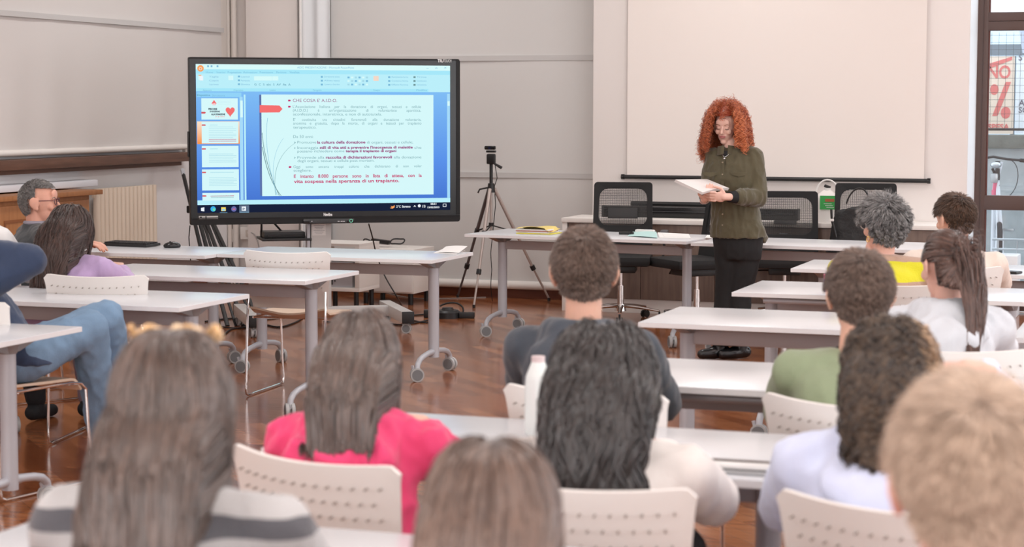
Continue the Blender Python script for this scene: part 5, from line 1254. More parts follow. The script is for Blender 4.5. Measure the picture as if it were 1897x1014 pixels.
    if guard is not None:
        q = (A - H[None, None, :]) @ Rn / s; ok = ~((np.abs(q[:, :, 0] + .016) < guard[3]) & (q[:, :, 1] > .055) & (q[:, :, 2] > -.17) & (q[:, :, 2] < .045)).any(1)
        A = A[ok]; tone = tone[ok]; n = len(A)
    if hem is not None:        # blunt lower edge of the haircut
        zc = H[2] + .128 * s - hem + .012 * rng.normal(size=n) - .02 * np.abs((A[:, -1] - H) @ Rn[:, 0]) / .1
        for k in range(1, steps):
            lo_ = A[:, k, 2] < zc; pz = A[:, k - 1, 2]; f_ = np.clip((pz - zc) / (pz - A[:, k, 2] + 1e-6), 0, 1)[:, None]
            A[:, k] = np.where(lo_[:, None], A[:, k - 1] + (A[:, k] - A[:, k - 1]) * f_ * (pz > zc)[:, None], A[:, k])
            if k + 1 < steps: A[:, k + 1:] = np.where(lo_[:, None, None], A[:, k:k + 1] + np.array((0, 0, -.0004)) * np.arange(1, steps - k)[None, :, None], A[:, k + 1:])
    # ribbons facing outwards
    T = np.gradient(A, axis=1); T /= np.linalg.norm(T, axis=2)[:, :, None] + 1e-9
    O = A - H[None, None, :]; O[:, :, 2] *= np.where(np.abs(O[:, :, 2]) > .1, .3, 1); O /= np.linalg.norm(O, axis=2)[:, :, None] + 1e-9
    tw = rng.normal(size=n) * .45; S = np.cross(T, O); S /= np.linalg.norm(S, axis=2)[:, :, None] + 1e-9; O2 = np.cross(S, T)
    S = S * np.cos(tw)[:, None, None] + O2 * np.sin(tw)[:, None, None]
    prof = np.ones(steps); prof[-1] = .25; prof[-2] = .7; prof[0] = .8
    w = (width * (.6 + .8 * rng.random(n)))[:, None] * prof[None, :]
    Lf, Rt = A - S * w[:, :, None] / 2, A + S * w[:, :, None] / 2; Md = A + O2 * w[:, :, None] * .22
    V3 = np.stack([Lf, Md, Rt], 2).reshape(-1, 3) - np.array(origin)[None, :]
    base = (np.arange(n) * steps * 3)[:, None, None] + (np.arange(steps - 1) * 3)[None, :, None] + np.arange(2)[None, None, :]
    F = np.stack([base, base + 1, base + 4, base + 3], -1).reshape(-1, 4)
    me = bpy.data.meshes.new(name); me.vertices.add(len(V3)); me.vertices.foreach_set('co', V3.ravel().astype(np.float32))
    me.loops.add(F.size); me.loops.foreach_set('vertex_index', F.ravel().astype(np.int32)); me.polygons.add(len(F)); me.polygons.foreach_set('loop_start', np.arange(0, F.size, 4, dtype=np.int32))
    try: me.polygons.foreach_set('loop_total', np.full(len(F), 4, dtype=np.int32))
    except Exception: pass
    me.polygons.foreach_set('use_smooth', np.ones(len(F), bool)); me.update(calc_edges=True)
    at = me.attributes.new('strand', 'FLOAT', 'POINT'); at.data.foreach_set('value', np.repeat(tone, steps * 3).astype(np.float32))
    me.materials.append(m); o = bpy.data.objects.new(name, me); COL.objects.link(o); o.parent = parent
    return o
def scalp_cap(parent, origin, Hc, R, m, s=1.0, grow=.006, hairline=.40, nape=-.72, side_z=-.05, under=None):
    """the dense layer of hair next to the head"""
    bm = bmesh.new(); g = bmesh.ops.create_uvsphere(bm, u_segments=48, v_segments=32, radius=1.0)
    kill = []
    for v in bm.verts:
        x, y, z = v.co
        if (y > hairline and z < .62) or (y > hairline * .2 and z < side_z) or z < nape + .5 * max(0, y + .6) or (abs(x) > .78 and -.6 < z < .06 and y > -.30): kill.append(v)
    bmesh.ops.delete(bm, geom=kill, context='VERTS')
    for v in bm.verts:
        p = Vector((v.co.x * (.078 * s + grow), v.co.y * (.102 * s + grow) - .006 * s, v.co.z * (.106 * s + grow) + .012 * s)); v.co = Hc + R @ p - origin
    geo = bm.faces[:]; ex = bmesh.ops.solidify(bm, geom=geo, thickness=.004)
    me = bpy.data.meshes.new('hair_base'); bm.to_mesh(me); bm.free(); me.polygons.foreach_set('use_smooth', [True] * len(me.polygons)); me.materials.append(m)
    o = bpy.data.objects.new('hair_base', me); COL.objects.link(o); o.parent = parent; return o

class Person:
    """joint positions in world space; top = crown point, yaw of torso and head"""
    def __init__(s, label, top, yaw=0.0, hyaw=None, pitch=.1, roll=0.0, male=True, lean=.10, size=1.0, shoulder=.165, seat=.475, skin=(.72, .42, .32), slump=0.0, neck=None):
        s.top = Vector(top); s.yaw = yaw; s.hyaw = yaw if hyaw is None else hyaw; s.male = male; s.size = size; s.skin = skin
        s.RT = rot3(yaw); s.RH = rot3(s.hyaw, pitch, roll); s.f = s.RT.col[1]; s.r = s.RT.col[0]
        s.Hc = s.top - s.RH @ Vector((0, -.006, .128)) * size
        s.C7 = s.Hc + Vector((0, 0, neck if neck is not None else (-.172 if male else -.150))) * size - s.f * (.035 + slump)
        s.pel = Vector((s.C7.x, s.C7.y, 0)) - s.f * lean + Vector((0, 0, seat + .085)); s.w = shoulder
        s.sh = [s.C7 + s.r * (k * shoulder) + Vector((0, 0, -.052)) + s.f * .015 for k in (-1, 1)]
        s.root = thing('person', label, 'person', (s.pel.x, s.pel.y, 0)); s.o = Vector((s.pel.x, s.pel.y, 0))
        s.elb = [None, None]; s.wri = [None, None]; s.knee = [s.pel + s.f * .43 + s.r * (k * .13) + Vector((0, 0, -.02)) for k in (-1, 1)]
        s.hip = [s.pel + s.r * (k * .09) for k in (-1, 1)]
        s.ank = [Vector((q.x, q.y, .085)) + s.f * .05 for q in s.knee]
        for i, k in enumerate((-1, 1)):
            s.elb[i] = s.sh[i] + s.f * .18 + s.r * (k * .045) + Vector((0, 0, 0)); s.elb[i].z = max(.70, s.sh[i].z - .20)
            s.wri[i] = s.elb[i] + s.f * .17 - s.r * (k * .15); s.wri[i].z = .775
        s.hand_dir = [None, None]; s.no_arm = [False, False]; s.curl = [.35, .35]
    def torso_rings(s, g=0.0, top=True, belly=0.0, hipw=.175, down=.0):
        C7, P = s.C7, s.pel - Vector((0, 0, down)); r, f = s.r, s.f; up = Vector((0, 0, 1)); k = s.w / .185 * .97
        mid = C7.lerp(P, .5) - f * .035
        def at(t): return C7 * (1 - t) ** 2 + mid * 2 * t * (1 - t) + P * t * t
        spec = [(-.06, .055, .056, .012), (.0, .066, .060, .010), (.05, .105, .070, .010), (.10, .150, .085, .012), (.155, .178, .098, .016), (.24, .182, .112, .024), (.38, .172, .118, .028), (.55, .155, .112, .026), (.75, .155 + .5 * (hipw - .155), .118, .02), (.92, hipw, .130, .01), (1.04, hipw * .98, .125, .01)]
        out = []
        for t, a, b, off in spec:
            c = at(max(0, t)) + (Vector((0, 0, -t * .6)) if t < 0 else Vector()); a2 = a * (k if .05 < t < .5 else 1) + g * (1 if t > .03 else .4)
            out.append((c + f * (off + belly * (.38 <= t <= .9)), r * a2, f * (b + g + belly * (.38 <= t <= .9))))
        return out
    def body(s, hands=True, legs=True, face=True):
        bm = bmesh.new(); make_head(bm, s.Hc, s.RH, s.male, face, s.size)
        nr = .054 if s.male else .046
        capsule(bm, s.Hc + s.RH @ Vector((0, -.022, -.045)), s.C7 + s.f * .02 - Vector((0, 0, .02)), nr, nr * 1.1)
        loft(bm, s.torso_rings(-.012))
        for i, k in enumerate((-1, 1)):
            if s.no_arm[i]: continue
            chain(bm, [s.sh[i], s.elb[i], s.wri[i]], [.044, .036, .025])
            if hands:
                d = s.hand_dir[i] if s.hand_dir[i] is not None else (s.wri[i] - s.elb[i]); d = d.normalized(); nrm = Vector((0, 0, 1)); ac = d.cross(nrm).normalized(); nrm = ac.cross(d)
                fingers(bm, s.wri[i] + d * .015, d, ac, nrm, s.curl[i], -k * 1, .95 if s.male else .88)
        if legs:
            for i in (0, 1): chain(bm, [s.hip[i], s.knee[i], s.ank[i]], [.068, .050, .036])
        s.body_o = skinned('body', bm, .0062 if face != 'fine' else .0045, skin_mat('skin_%d' % int(s.skin[0] * 1000 + s.skin[1] * 100), s.skin), s.root, 3, origin=s.o); return s.body_o
    def top_cloth(s, name, m, g=.012, hood=False, fold=.006, sleeve=(.064, .055, .042), voxel=.010, hem=True, belly=0.0, hipw=.18, collar=0.0, fs=9.0, hood_up=1.0):
        bm = bmesh.new(); R = s.torso_rings(g * .6, belly=belly, hipw=hipw)
        R = R[1:] if not collar else R
        loft(bm, R)
        for i, k in enumerate((-1, 1)):
            if s.no_arm[i]: continue
            a = s.sh[i] + Vector((0, 0, .004)); chain(bm, [s.C7 + s.r * (k * .07) + s.f * .01 - Vector((0, 0, .03)), a, s.elb[i], s.wri[i].lerp(s.elb[i], .06)], [.048 + g * .6, *[q * .86 for q in sleeve]])
        if hood:
            C = s.C7; q = lambda x, y, z: C + s.r * x + s.f * y + Vector((0, 0, z * hood_up))
            pts = [q(-.055, .085, -.035), q(-.092, .035, .0), q(-.088, -.030, .012), q(-.045, -.075, .010), q(0, -.088, .006), q(.045, -.075, .010), q(.088, -.030, .012), q(.092, .035, .0), q(.055, .085, -.035)]
            chain(bm, pts, [.030, .038, .045, .050, .052, .050, .045, .038, .030])
            ellip(bm, q(0, -.128, -.060), rot3(s.yaw, .5), (.145, .058, .085)); ellip(bm, q(-.01, -.150, -.130), rot3(s.yaw, .25), (.105, .048, .085)); chain(bm, [q(-.13, -.05, -.05), q(-.09, -.14, -.10), q(0, -.175, -.15), q(.09, -.14, -.10), q(.13, -.05, -.05)], [.022, .026, .028, .026, .022])
            for k in (-1, 1): ellip(bm, q(k * .075, -.085, -.03), rot3(s.yaw + k * .5, .4), (.065, .036, .05))
        return skinned(name, bm, voxel, m, s.root, 14, fold, fs, s.o)
    def trousers(s, m, name='trousers', r=(.092, .074, .056), fold=.006, voxel=.011):
        bm = bmesh.new()
        for i in (0, 1): chain(bm, [s.hip[i], s.knee[i], s.ank[i] + Vector((0, 0, .03))], r)
        ellip(bm, s.pel, s.RT, (.175, .125, .10)); return skinned(name, bm, voxel, m, s.root, 5, fold, 9, s.o)
    def shoes(s, m, L=.27):
        for i in (0, 1):
            a = s.ank[i]; f = s.f; bm = bmesh.new(); z0 = a.z - .085
            capsule(bm, Vector((a.x, a.y, z0 + .045)) - f * .035, Vector((a.x, a.y, z0 + .040)) + f * .05, .040, .043); capsule(bm, Vector((a.x, a.y, z0 + .038)) + f * .04, Vector((a.x, a.y, z0 + .034)) + f * (L - .12), .042, .032)
            capsule(bm, a + Vector((0, 0, .01)), a - Vector((0, 0, .03)), .043, .044)
            for v in bm.verts: v.co.z = max(v.co.z, z0 + .002)
            skinned('shoe', bm, .007, m, s.root, 3, origin=s.o)
    def colliders(s, extra=()):
        m = s.C7.lerp(s.pel, .35) - s.f * .01
        return [(tuple(s.C7.lerp(s.pel, .40) - s.f * .012 + Vector((0, 0, .0))), (.185, .118, .33), tuple(map(tuple, s.RT))),
                (tuple(s.C7 - Vector((0, 0, .06)) + s.f * .01), (.205, .080, .055), tuple(map(tuple, s.RT)))] + list(extra)
    def hair(s, m, **k):
        cap = k.pop('cap', True); g = k.pop('grow', .007)
        if k.get('style') == 'long' and 'rmax' not in k: k['rmax'] = .096
        if cap: scalp_cap(s.root, s.o, s.Hc, s.RH, m, s.size, g, k.get('hairline', .42), k.get('nape', -.75), k.get('side_z', -.05))
        return grow_hair('hair', s.root, s.o, s.Hc, s.RH, m, s=s.size, colliders=s.colliders() if k.get('style', 'long') != 'short' else (), **k)

M_DENIM = mat('blue_denim', (.19, .305, .45), .8, var=(9, .28), bump=(160, .15)); M_BLKCL = mat('black_trouser_cloth', (.010, .010, .012), .8)
M_SHOEW = mat('white_trainer', (.85, .83, .82), .5)
def stripes(name, cols, zs, rough=.85):
    """horizontal knit stripes by height: zs are the band limits (world height), top down"""
    m = bpy.data.materials.new(name); m.use_nodes = True; nt = m.node_tree; b = nt.nodes['Principled BSDF']; N = nt.nodes.new; L = nt.links.new
    tc = N('ShaderNodeTexCoord'); sp_ = N('ShaderNodeSeparateXYZ'); no = N('ShaderNodeTexNoise'); no.inputs['Scale'].default_value = 7; ma = N('ShaderNodeMath'); ma.operation = 'MULTIPLY_ADD'; ma.inputs[1].default_value = .03
    L(tc.outputs['Object'], sp_.inputs[0]); L(tc.outputs['Object'], no.inputs['Vector']); L(no.outputs['Fac'], ma.inputs[0]); L(sp_.outputs[2], ma.inputs[2])
    mr = N('ShaderNodeMapRange'); z0, z1 = min(zs), max(zs); mr.inputs[1].default_value = z0 + .015; mr.inputs[2].default_value = z1 + .015; L(ma.outputs[0], mr.inputs[0])
    cr = N('ShaderNodeValToRGB'); cr.color_ramp.interpolation = 'CONSTANT'; L(mr.outputs[0], cr.inputs[0]); L(cr.outputs[0], b.inputs['Base Color'])
    zs2 = sorted(zs); els = cr.color_ramp.elements; els[0].position = 0; els[0].color = (*cols[-1], 1); els[1].position = .999; els[1].color = (*cols[0], 1)
    cc = cols[::-1]
    for k in range(1, len(zs2) - 1): e = els.new((zs2[k] - z0) / (z1 - z0)); e.color = (*cc[k % len(cc)], 1)
    b.inputs['Roughness'].default_value = rough; b.inputs['Sheen Weight'].default_value = .3
    n2 = N('ShaderNodeTexNoise'); n2.inputs['Scale'].default_value = 140; bp = N('ShaderNodeBump'); bp.inputs['Strength'].default_value = .3; bp.inputs['Distance'].default_value = .01; L(tc.outputs['Object'], n2.inputs['Vector']); L(n2.outputs['Fac'], bp.inputs['Height']); L(bp.outputs[0], b.inputs['Normal'])
    MATS[name] = m; return m
def fabric(name, c, var=.05): return mat(name, c, .88, sheen=.25, var=(22, var), bump=(150, .12))
def topat(px, py, y, dz=0.0): p = at_y(px, py, y); return Vector((p.x, p.y, p.z + dz))
H_BROWN = hair_mat('ash_brown_hair', (.040, .026, .020), (.20, .132, .105), .28, .8)
H_LBROWN = hair_mat('light_brown_hair', (.075, .045, .034), (.30, .20, .155), .30, .7)
H_DARK = hair_mat('dark_brown_hair', (.016, .008, .006), (.095, .048, .036), .33)
H_BLACK = hair_mat('near_black_hair', (.008, .006, .006), (.038, .028, .026), .28, .8)
H_BOY = hair_mat('cropped_brown_hair', (.065, .042, .032), (.26, .175, .135), .45)
H_BLOND = hair_mat('dark_blond_hair', (.36, .25, .18), (.80, .62, .48), .5)
H_GREY = hair_mat('grey_hair', (.060, .056, .056), (.44, .42, .41), .45)
H_RED = hair_mat('copper_red_hair', (.30, .040, .010), (.85, .27, .10), .40)

# girl in striped sweater, bottom left
p = Person('girl with long ash-brown hair and grey striped sweater, bottom left, seen from behind', topat(318, 607, 2.80), yaw=.16, hyaw=.34, pitch=.12, male=False, lean=.10, shoulder=.18)
zt = p.C7.z
p.body(); p.trousers(M_DENIM); p.shoes(M_SHOEW)
G1, G2, G3 = (.11, .11, .125), (.46, .45, .455), (.56, .55, .55)
p.top_cloth('sweater', stripes('grey_striped_knit', [G3, G1, G3, G1, G2, G1, G3, G1, G2, G1, G3], [at_y(400, q_, 2.72).z for q_ in (850, 884, 920, 960, 1000, 1040, 1080, 1120, 1160, 1200, 1240, 1290)]), g=.022, fold=.006, sleeve=(.078, .068, .05))
p.hair(H_BROWN, n=11000, length=.56, steps=24, width=.0028, style='long', wave=.003, wfreq=26, clump=.30, guides=420, seed=3, thick=.016, lift=.004, part=.0, stiff=.5, bias=(-.0, -.12, 0))
# golden ring claw in her hair
c = p.Hc + Vector((0, .055, .104)); 
hc = tag(MB().tube([p.Hc - p.o + p.RH @ Vector((.072 * math.sin(a), .02 + .03 * math.cos(a) , .122 + .008 * math.sin(7 * a))) for a in [-.0 + math.pi * (k / 30 - .5) for k in range(31)]], .0055, 8).build('hair_band', mat('gold_hair_band', (.85, .55, .28), .25, metal=.3), p.root), None)
bm = MB()
for k in range(5): bm.ball(p.Hc - p.o + p.RH @ Vector((-.066 + .033 * k, .045 - .0 * k, .124 - .35 * abs(-.066 + .033 * k) ** 1.3)), .011, 12, 8)
bm.build('hair_bead', mat('amber_beads', (.90, .66, .42), .2), p.root)

# girl in pink hoodie
p = Person('girl with straight brown hair in a bright pink hoodie, seen from behind', topat(668, 574, 4.34), yaw=.08, hyaw=.32, pitch=.12, male=False, lean=.10, shoulder=.178)
p.body(); p.trousers(M_DENIM); p.shoes(M_SHOEW)
p.top_cloth('hoodie', fabric('hot_pink_fleece', (.86, .065, .20)), g=.024, hood=True, fold=.014, sleeve=(.076, .072, .052), fs=11)
p.hair(H_BROWN, n=11000, length=.33, hem=.285, steps=22, width=.0026, style='long', clump=.22, guides=420, seed=5, thick=.014, lift=.004, part=-.05, stiff=.5, lenvar=.10, bias=(0, -.12, 0))

# boy in dark hoodie
p = Person('boy with short brown hair in a dark grey hoodie, seen from behind', topat(1082, 422, 5.68), yaw=.10, hyaw=.34, pitch=.10, male=True, lean=.12, shoulder=.178, skin=(.80, .47, .35), size=1.08)
p.body(); p.trousers(M_BLKCL); p.shoes(M_SHOEW)
p.top_cloth('hoodie', fabric('charcoal_fleece', (.055, .066, .085)), g=.022, hood=True, fold=.008, sleeve=(.082, .070, .05))
def boyhair(p, m, seed, length=.055, n=12000, **k): p.hair(m, n=n, length=length, steps=6, width=.0024, style='short', clump=.35, guides=900, seed=seed, thick=.006, nape=k.pop('nape', -.80), cap=True, grow=k.pop('grow', .0025), fuzz=.004, sidecut=-.28, **k)
boyhair(p, H_BOY, 7)

# black-haired girl in white
p = Person('girl with long wavy black hair in a white sweater, seen from behind', topat(1118, 607, 4.25), yaw=.12, hyaw=.34, pitch=.10, male=False, lean=.08, shoulder=.19)
p.body(); p.trousers(M_BLKCL); p.shoes(M_SHOEW)
p.top_cloth('sweater', fabric('white_knit', (.86, .80, .76)), g=.026, fold=.007, sleeve=(.084, .076, .055))
p.hair(H_BLACK, n=9500, length=.44, hem=.355, steps=26, width=.0034, style='long', wave=.014, wfreq=36, clump=.65, guides=150, rmax=.125, spread=.28, seed=9, thick=.034, lift=.010, stiff=.62, flare=.0, bias=(0, -.10, 0))
MB().tube([p.Hc - p.o + p.RH @ Vector((-.045 + .011 * k, .02, .136 - .004 * abs(k - 4) )) for k in range(9)], .0045, 8, flat=.5).build('hair_clip', mat('grey_hair_clip', (.30, .29, .30), .3), p.root)

# brown-haired girl, bottom centre
p = Person('girl with straight mid-brown hair at the bottom centre, only her head showing', topat(910, 808, 2.62), yaw=.2, hyaw=.34, pitch=.08, male=False, lean=.08, shoulder=.18)
p.body(); p.trousers(M_DENIM); p.shoes(M_SHOEW)
p.top_cloth('sweater', fabric('beige_knit', (.60, .50, .44)), g=.02, sleeve=(.074, .062, .048))
p.hair(H_LBROWN, n=9000, length=.46, steps=20, width=.0030, style='long', clump=.24, guides=420, seed=11, thick=.016, part=.0, stiff=.5, lift=.006, bias=(0, -.08, 0))

# boy in olive sweater
p = Person('boy with short brown hair in an olive green sweater, seen from behind', topat(1592, 464, 5.68), yaw=.12, hyaw=.38, pitch=.10, male=True, lean=.12, shoulder=.185, skin=(.80, .47, .35), size=1.04)
p.C7 = p.C7 + p.f * 0
p.body(); p.trousers(M_BLKCL); p.shoes(M_SHOEW)
p.top_cloth('sweater', fabric('olive_jersey', (.27, .325, .20)), g=.022, fold=.007, sleeve=(.082, .070, .05))
MB().tube([p.C7 - p.o + p.r * (.068 * math.sin(a)) + p.f * (.012 + .066 * -math.cos(a)) + Vector((0, 0, .012 - .02 * -math.cos(a) * -1)) for a in [2 * math.pi * k / 28 for k in range(28)]], .008, 8, closed=True).build('collar', mat('black_rib', (.02, .02, .022), .8), p.root)
boyhair(p, H_BOY, 13, .06)

# curly person in pale blue hoodie, hand at the head
p = Person('person with curly dark hair in a pale blue hoodie, hand raised to the head', topat(1650, 588, 4.28), yaw=.15, hyaw=.62, pitch=.12, roll=.05, male=False, lean=.08, shoulder=.185, skin=(.84, .50, .40))
p.elb[1] = p.sh[1] + p.r * .16 + p.f * .20 + Vector((0, 0, .04)); p.wri[1] = p.Hc + p.r * .20 + p.f * .03 + Vector((0, 0, .012)); p.hand_dir[1] = (p.r * -1.0 + p.f * .05 + Vector((0, 0, .10))); p.curl[1] = .35
p.body(); p.trousers(M_DENIM); p.shoes(M_SHOEW)
p.top_cloth('hoodie', fabric('pale_blue_fleece', (.70, .75, .95)), g=.026, hood=True, fold=.009, sleeve=(.084, .070, .045))
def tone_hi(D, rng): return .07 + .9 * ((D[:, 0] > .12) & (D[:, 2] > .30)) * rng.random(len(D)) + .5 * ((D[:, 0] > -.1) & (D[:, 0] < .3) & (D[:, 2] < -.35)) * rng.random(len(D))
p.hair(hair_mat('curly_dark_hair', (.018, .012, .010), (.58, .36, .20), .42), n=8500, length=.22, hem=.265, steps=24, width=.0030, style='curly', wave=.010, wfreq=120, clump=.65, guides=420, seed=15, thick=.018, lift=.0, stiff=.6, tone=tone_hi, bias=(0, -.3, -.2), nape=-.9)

# blond boy, bottom right
p = Person('boy with short dark-blond hair at the bottom right, closest to the camera', topat(1796, 694, 2.42), yaw=.1, hyaw=.36, pitch=.06, male=True, lean=.10, shoulder=.20, skin=(.84, .50, .40), size=1.05)
p.body(); p.trousers(M_DENIM); p.shoes(M_SHOEW)
p.top_cloth('sweater', fabric('crimson_jersey', (.55, .05, .10)), g=.02, sleeve=(.08, .066, .05))
boyhair(p, H_BLOND, 17, .060, n=16000)

# ponytail girl
p = Person('girl with a long brown ponytail in a light grey hoodie, seen from behind', topat(1752, 426, 7.08), yaw=.18, hyaw=.72, pitch=.12, male=False, lean=.12, shoulder=.172, skin=(.84, .50, .40), size=1.05)
p.body(); p.trousers(M_DENIM); p.shoes(M_SHOEW)
p.top_cloth('hoodie', fabric('light_grey_fleece', (.70, .725, .77)), g=.026, hood=True, fold=.010, sleeve=(.084, .072, .05), fs=10)
H_PONY = hair_mat('chestnut_ponytail_hair', (.020, .010, .008), (.20, .105, .078), .30)
scalp_cap(p.root, p.o, p.Hc, p.RH, H_PONY, p.size, .008, .42, -.82)
grow_hair('ponytail', p.root, p.o, p.Hc, p.RH, H_PONY, seed=20, n=7000, length=.46, steps=30, width=.0030, style='tail', gather=(.0, -.100, .030), clump=.35, guides=200, colliders=p.colliders(), thick=.008, lift=.002, s=p.size, nape=-.82, hairline=.42, lenvar=.22, wave=.004, wfreq=25)

# grey-haired woman in yellow and tan stripes
p = Person('grey-haired woman in a yellow and tan striped top, gold earring, chin on her hand', topat(1637, 366, 9.15), yaw=.10, hyaw=.74, pitch=.06, male=False, lean=.06, shoulder=.19, skin=(.80, .46, .36), size=1.06)
p.elb[0] = p.sh[0] + p.f * .20 + p.r * .04 + Vector((0, 0, -.14)); p.wri[0] = p.Hc + p.RH @ Vector((-.02, .07, -.155)); p.hand_dir[0] = Vector((0, .02, .1)); p.curl[0] = .8
Y1, T1 = (.72, .66, .02), (.52, .34, .25)
g = lambda py: at_y(1660, py, 9.0).z
p.body(); p.trousers(M_BLKCL); p.shoes(M_BLKCL)
p.top_cloth('striped_top', stripes('yellow_tan_knit', [T1, Y1, T1, Y1, T1, Y1, T1], [g(440), g(489), g(523), g(563), g(600), g(640), g(680), g(720)]), g=.024, fold=.003, sleeve=(.080, .066, .048), collar=1)
p.hair(H_GREY, n=9000, length=.078, steps=9, width=.0026, style='short', wave=.005, wfreq=60, clump=.55, guides=300, seed=23, thick=.02, nape=-.86, bias=(0, 0, .28), fuzz=.012, grow=.012)
e0 = p.Hc - p.o + p.RH @ Vector((-.084, .0, -.044)); MB().tube([e0 + p.RH @ Vector((0, .012 * math.sin(a), -.012 + .012 * math.cos(a))) for a in [2 * math.pi * k / 20 for k in range(20)]], .0028, 6, closed=True).build('earring', mat('gold', (.95, .72, .30), .2, metal=.9), p.root)
MB().tube([p.Hc - p.o + p.RH @ Vector(q) for q in ((-.080, .0, .016), (-.076, .05, .018), (-.062, .090, .016))], .0028, 6).tube([p.Hc - p.o + p.RH @ Vector((-.034 + .026 * math.cos(a), .098, .008 + .019 * math.sin(a))) for a in [2 * math.pi * k / 20 for k in range(20)]], .0022, 6, closed=True).build('glasses', mat('clear_glasses', (.75, .74, .74), .2), p.root)

# boy in cream hoodie
p = Person('boy with short brown hair in a cream hoodie by the glazed door, seen from behind', topat(1766, 358, 10.3), yaw=.15, hyaw=.84, pitch=.16, male=True, lean=.12, shoulder=.20, skin=(.80, .47, .36), size=1.06)
p.body(); p.trousers(M_BLKCL); p.shoes(M_SHOEW)
p.top_cloth('hoodie', fabric('cream_fleece', (.80, .68, .60)), g=.026, hood=True, fold=.009, sleeve=(.084, .072, .05))
boyhair(p, hair_mat('warm_brown_hair', (.035, .018, .010), (.15, .075, .042), .5), 27, .060, n=7000, bias=(0, .4, .2))

# man in glasses at the keyboard desk, in profile
p = Person('grey-haired man with glasses and dark jacket sitting in profile by the keyboard', topat(70, 331, 9.35), yaw=-.75, hyaw=-1.22, pitch=.0, male=True, lean=.10, shoulder=.19, skin=(.72, .37, .27), size=1.04, neck=-.135)
kb = at_z(186, 452, .79)
p.wri[1] = Vector((kb.x - .10, kb.y - .08, .790)); p.elb[1] = p.sh[1].lerp(p.wri[1], .5) + Vector((0, 0, -.10)); p.wri[0] = p.wri[1] + Vector((-.04, .12, .0)); p.elb[0] = p.sh[0].lerp(p.wri[0], .5) + Vector((-.02, .06, -.06))
p.hand_dir = [Vector((.9, .15, -.02)), Vector((.9, .35, -.02))]; p.curl = [.5, .5]
p.body(face='fine'); p.trousers(M_BLKCL); p.shoes(M_BLKCL)
p.top_cloth('jacket', fabric('charcoal_wool', (.040, .045, .050)), g=.022, fold=.006, sleeve=(.080, .066, .046), collar=1)
MB().tube([p.C7 - p.o + p.r * (.064 * math.sin(a)) + p.f * (.018 - .062 * math.cos(a)) + Vector((0, 0, .03 + .0 * math.cos(a))) for a in [2 * math.pi * k / 28 for k in range(28)]], .012, 8, closed=True).build('shirt_collar', mat('grey_lilac_shirt', (.32, .30, .36), .8), p.root)
p.hair(hair_mat('silver_short_hair', (.14, .13, .125), (.46, .44, .42), .5), n=5000, length=.015, steps=5, width=.0022, style='short', clump=.3, guides=300, seed=29, thick=.002, nape=-.80, hairline=.02, grow=.0045, side_z=.02, fuzz=.01)
q = lambda x, y, z: p.Hc - p.o + p.RH @ Vector((x, y, z))
gm = MB()
for k in (-1, 1):
    gm.tube([q(k * (.033 + .025 * math.cos(a)), .101 - .004 * abs(math.cos(a)), .006 + .017 * math.sin(a)) for a in [2 * math.pi * j / 24 for j in range(24)]], .0026, 6, closed=True)
    gm.tube([q(k * .057, .097, .012), q(k * .070, .075, .014), q(k * .077, .0, .012), q(k * .078, -.012, .002)], .0024, 6)
gm.tube([q(-.009, .104, .008), q(.009, .104, .008)], .0024, 6).build('glasses', mat('dark_red_glasses', (.10, .03, .04), .3), p.root)
em = MB()
for k in (-1, 1): em.ball(q(k * .030, .0835, .008), (.010, .006, .0045), 12, 8, p.RH)
em.build('eyes', mat('dark_eyes', (.05, .03, .025), .2), p.root)
em = MB()
for k in (-1, 1): em.tube([q(k * .014, .091, .026), q(k * .032, .090, .031), q(k * .048, .082, .026)], .0032, 6)
em.build('eyebrows', mat('grey_brows', (.16, .14, .13), .8), p.root)
MB().tube([q(-.022, .088, -.055), q(0, .0935, -.054), q(.022, .088, -.055)], .0028, 6).build('lips', mat('muted_lips', (.48, .18, .15), .5), p.root)

# girl in lilac sweater
p = Person('girl with long dark-brown hair in a lilac sweater, seated at the left, seen from behind', topat(132, 378, 8.5), yaw=.0, hyaw=.0, pitch=.10, male=False, lean=.10, shoulder=.19)
p.body(); p.trousers(mat('mauve_trousers', (.30, .22, .26), .8)); p.shoes(M_BLKCL)
p.top_cloth('sweater', fabric('lilac_knit', (.50, .36, .60)), g=.024, fold=.008, sleeve=(.082, .072, .052))
p.hair(H_DARK, n=7000, length=.48, hem=.40, steps=22, width=.0030, style='long', wave=.009, wfreq=34, clump=.72, guides=170, seed=31, thick=.020, lift=.006, stiff=.6, bias=(-.1, -.15, 0))

# person in white at the far left edge, only a shoulder showing
ps = at_y(-52, 421, 8.3)
p = Person('person in a white top at the left edge, only a shoulder showing', (ps.x, 8.3, ps.z + .285), yaw=0, male=False, lean=.1, shoulder=.185)
p.body(); p.trousers(M_BLKCL); p.shoes(M_BLKCL); p.top_cloth('white_top', fabric('white_jersey', (.80, .79, .78)), g=.02)
p.hair(H_DARK, n=2500, length=.2, steps=10, width=.0034, style='long', clump=.4, seed=33)

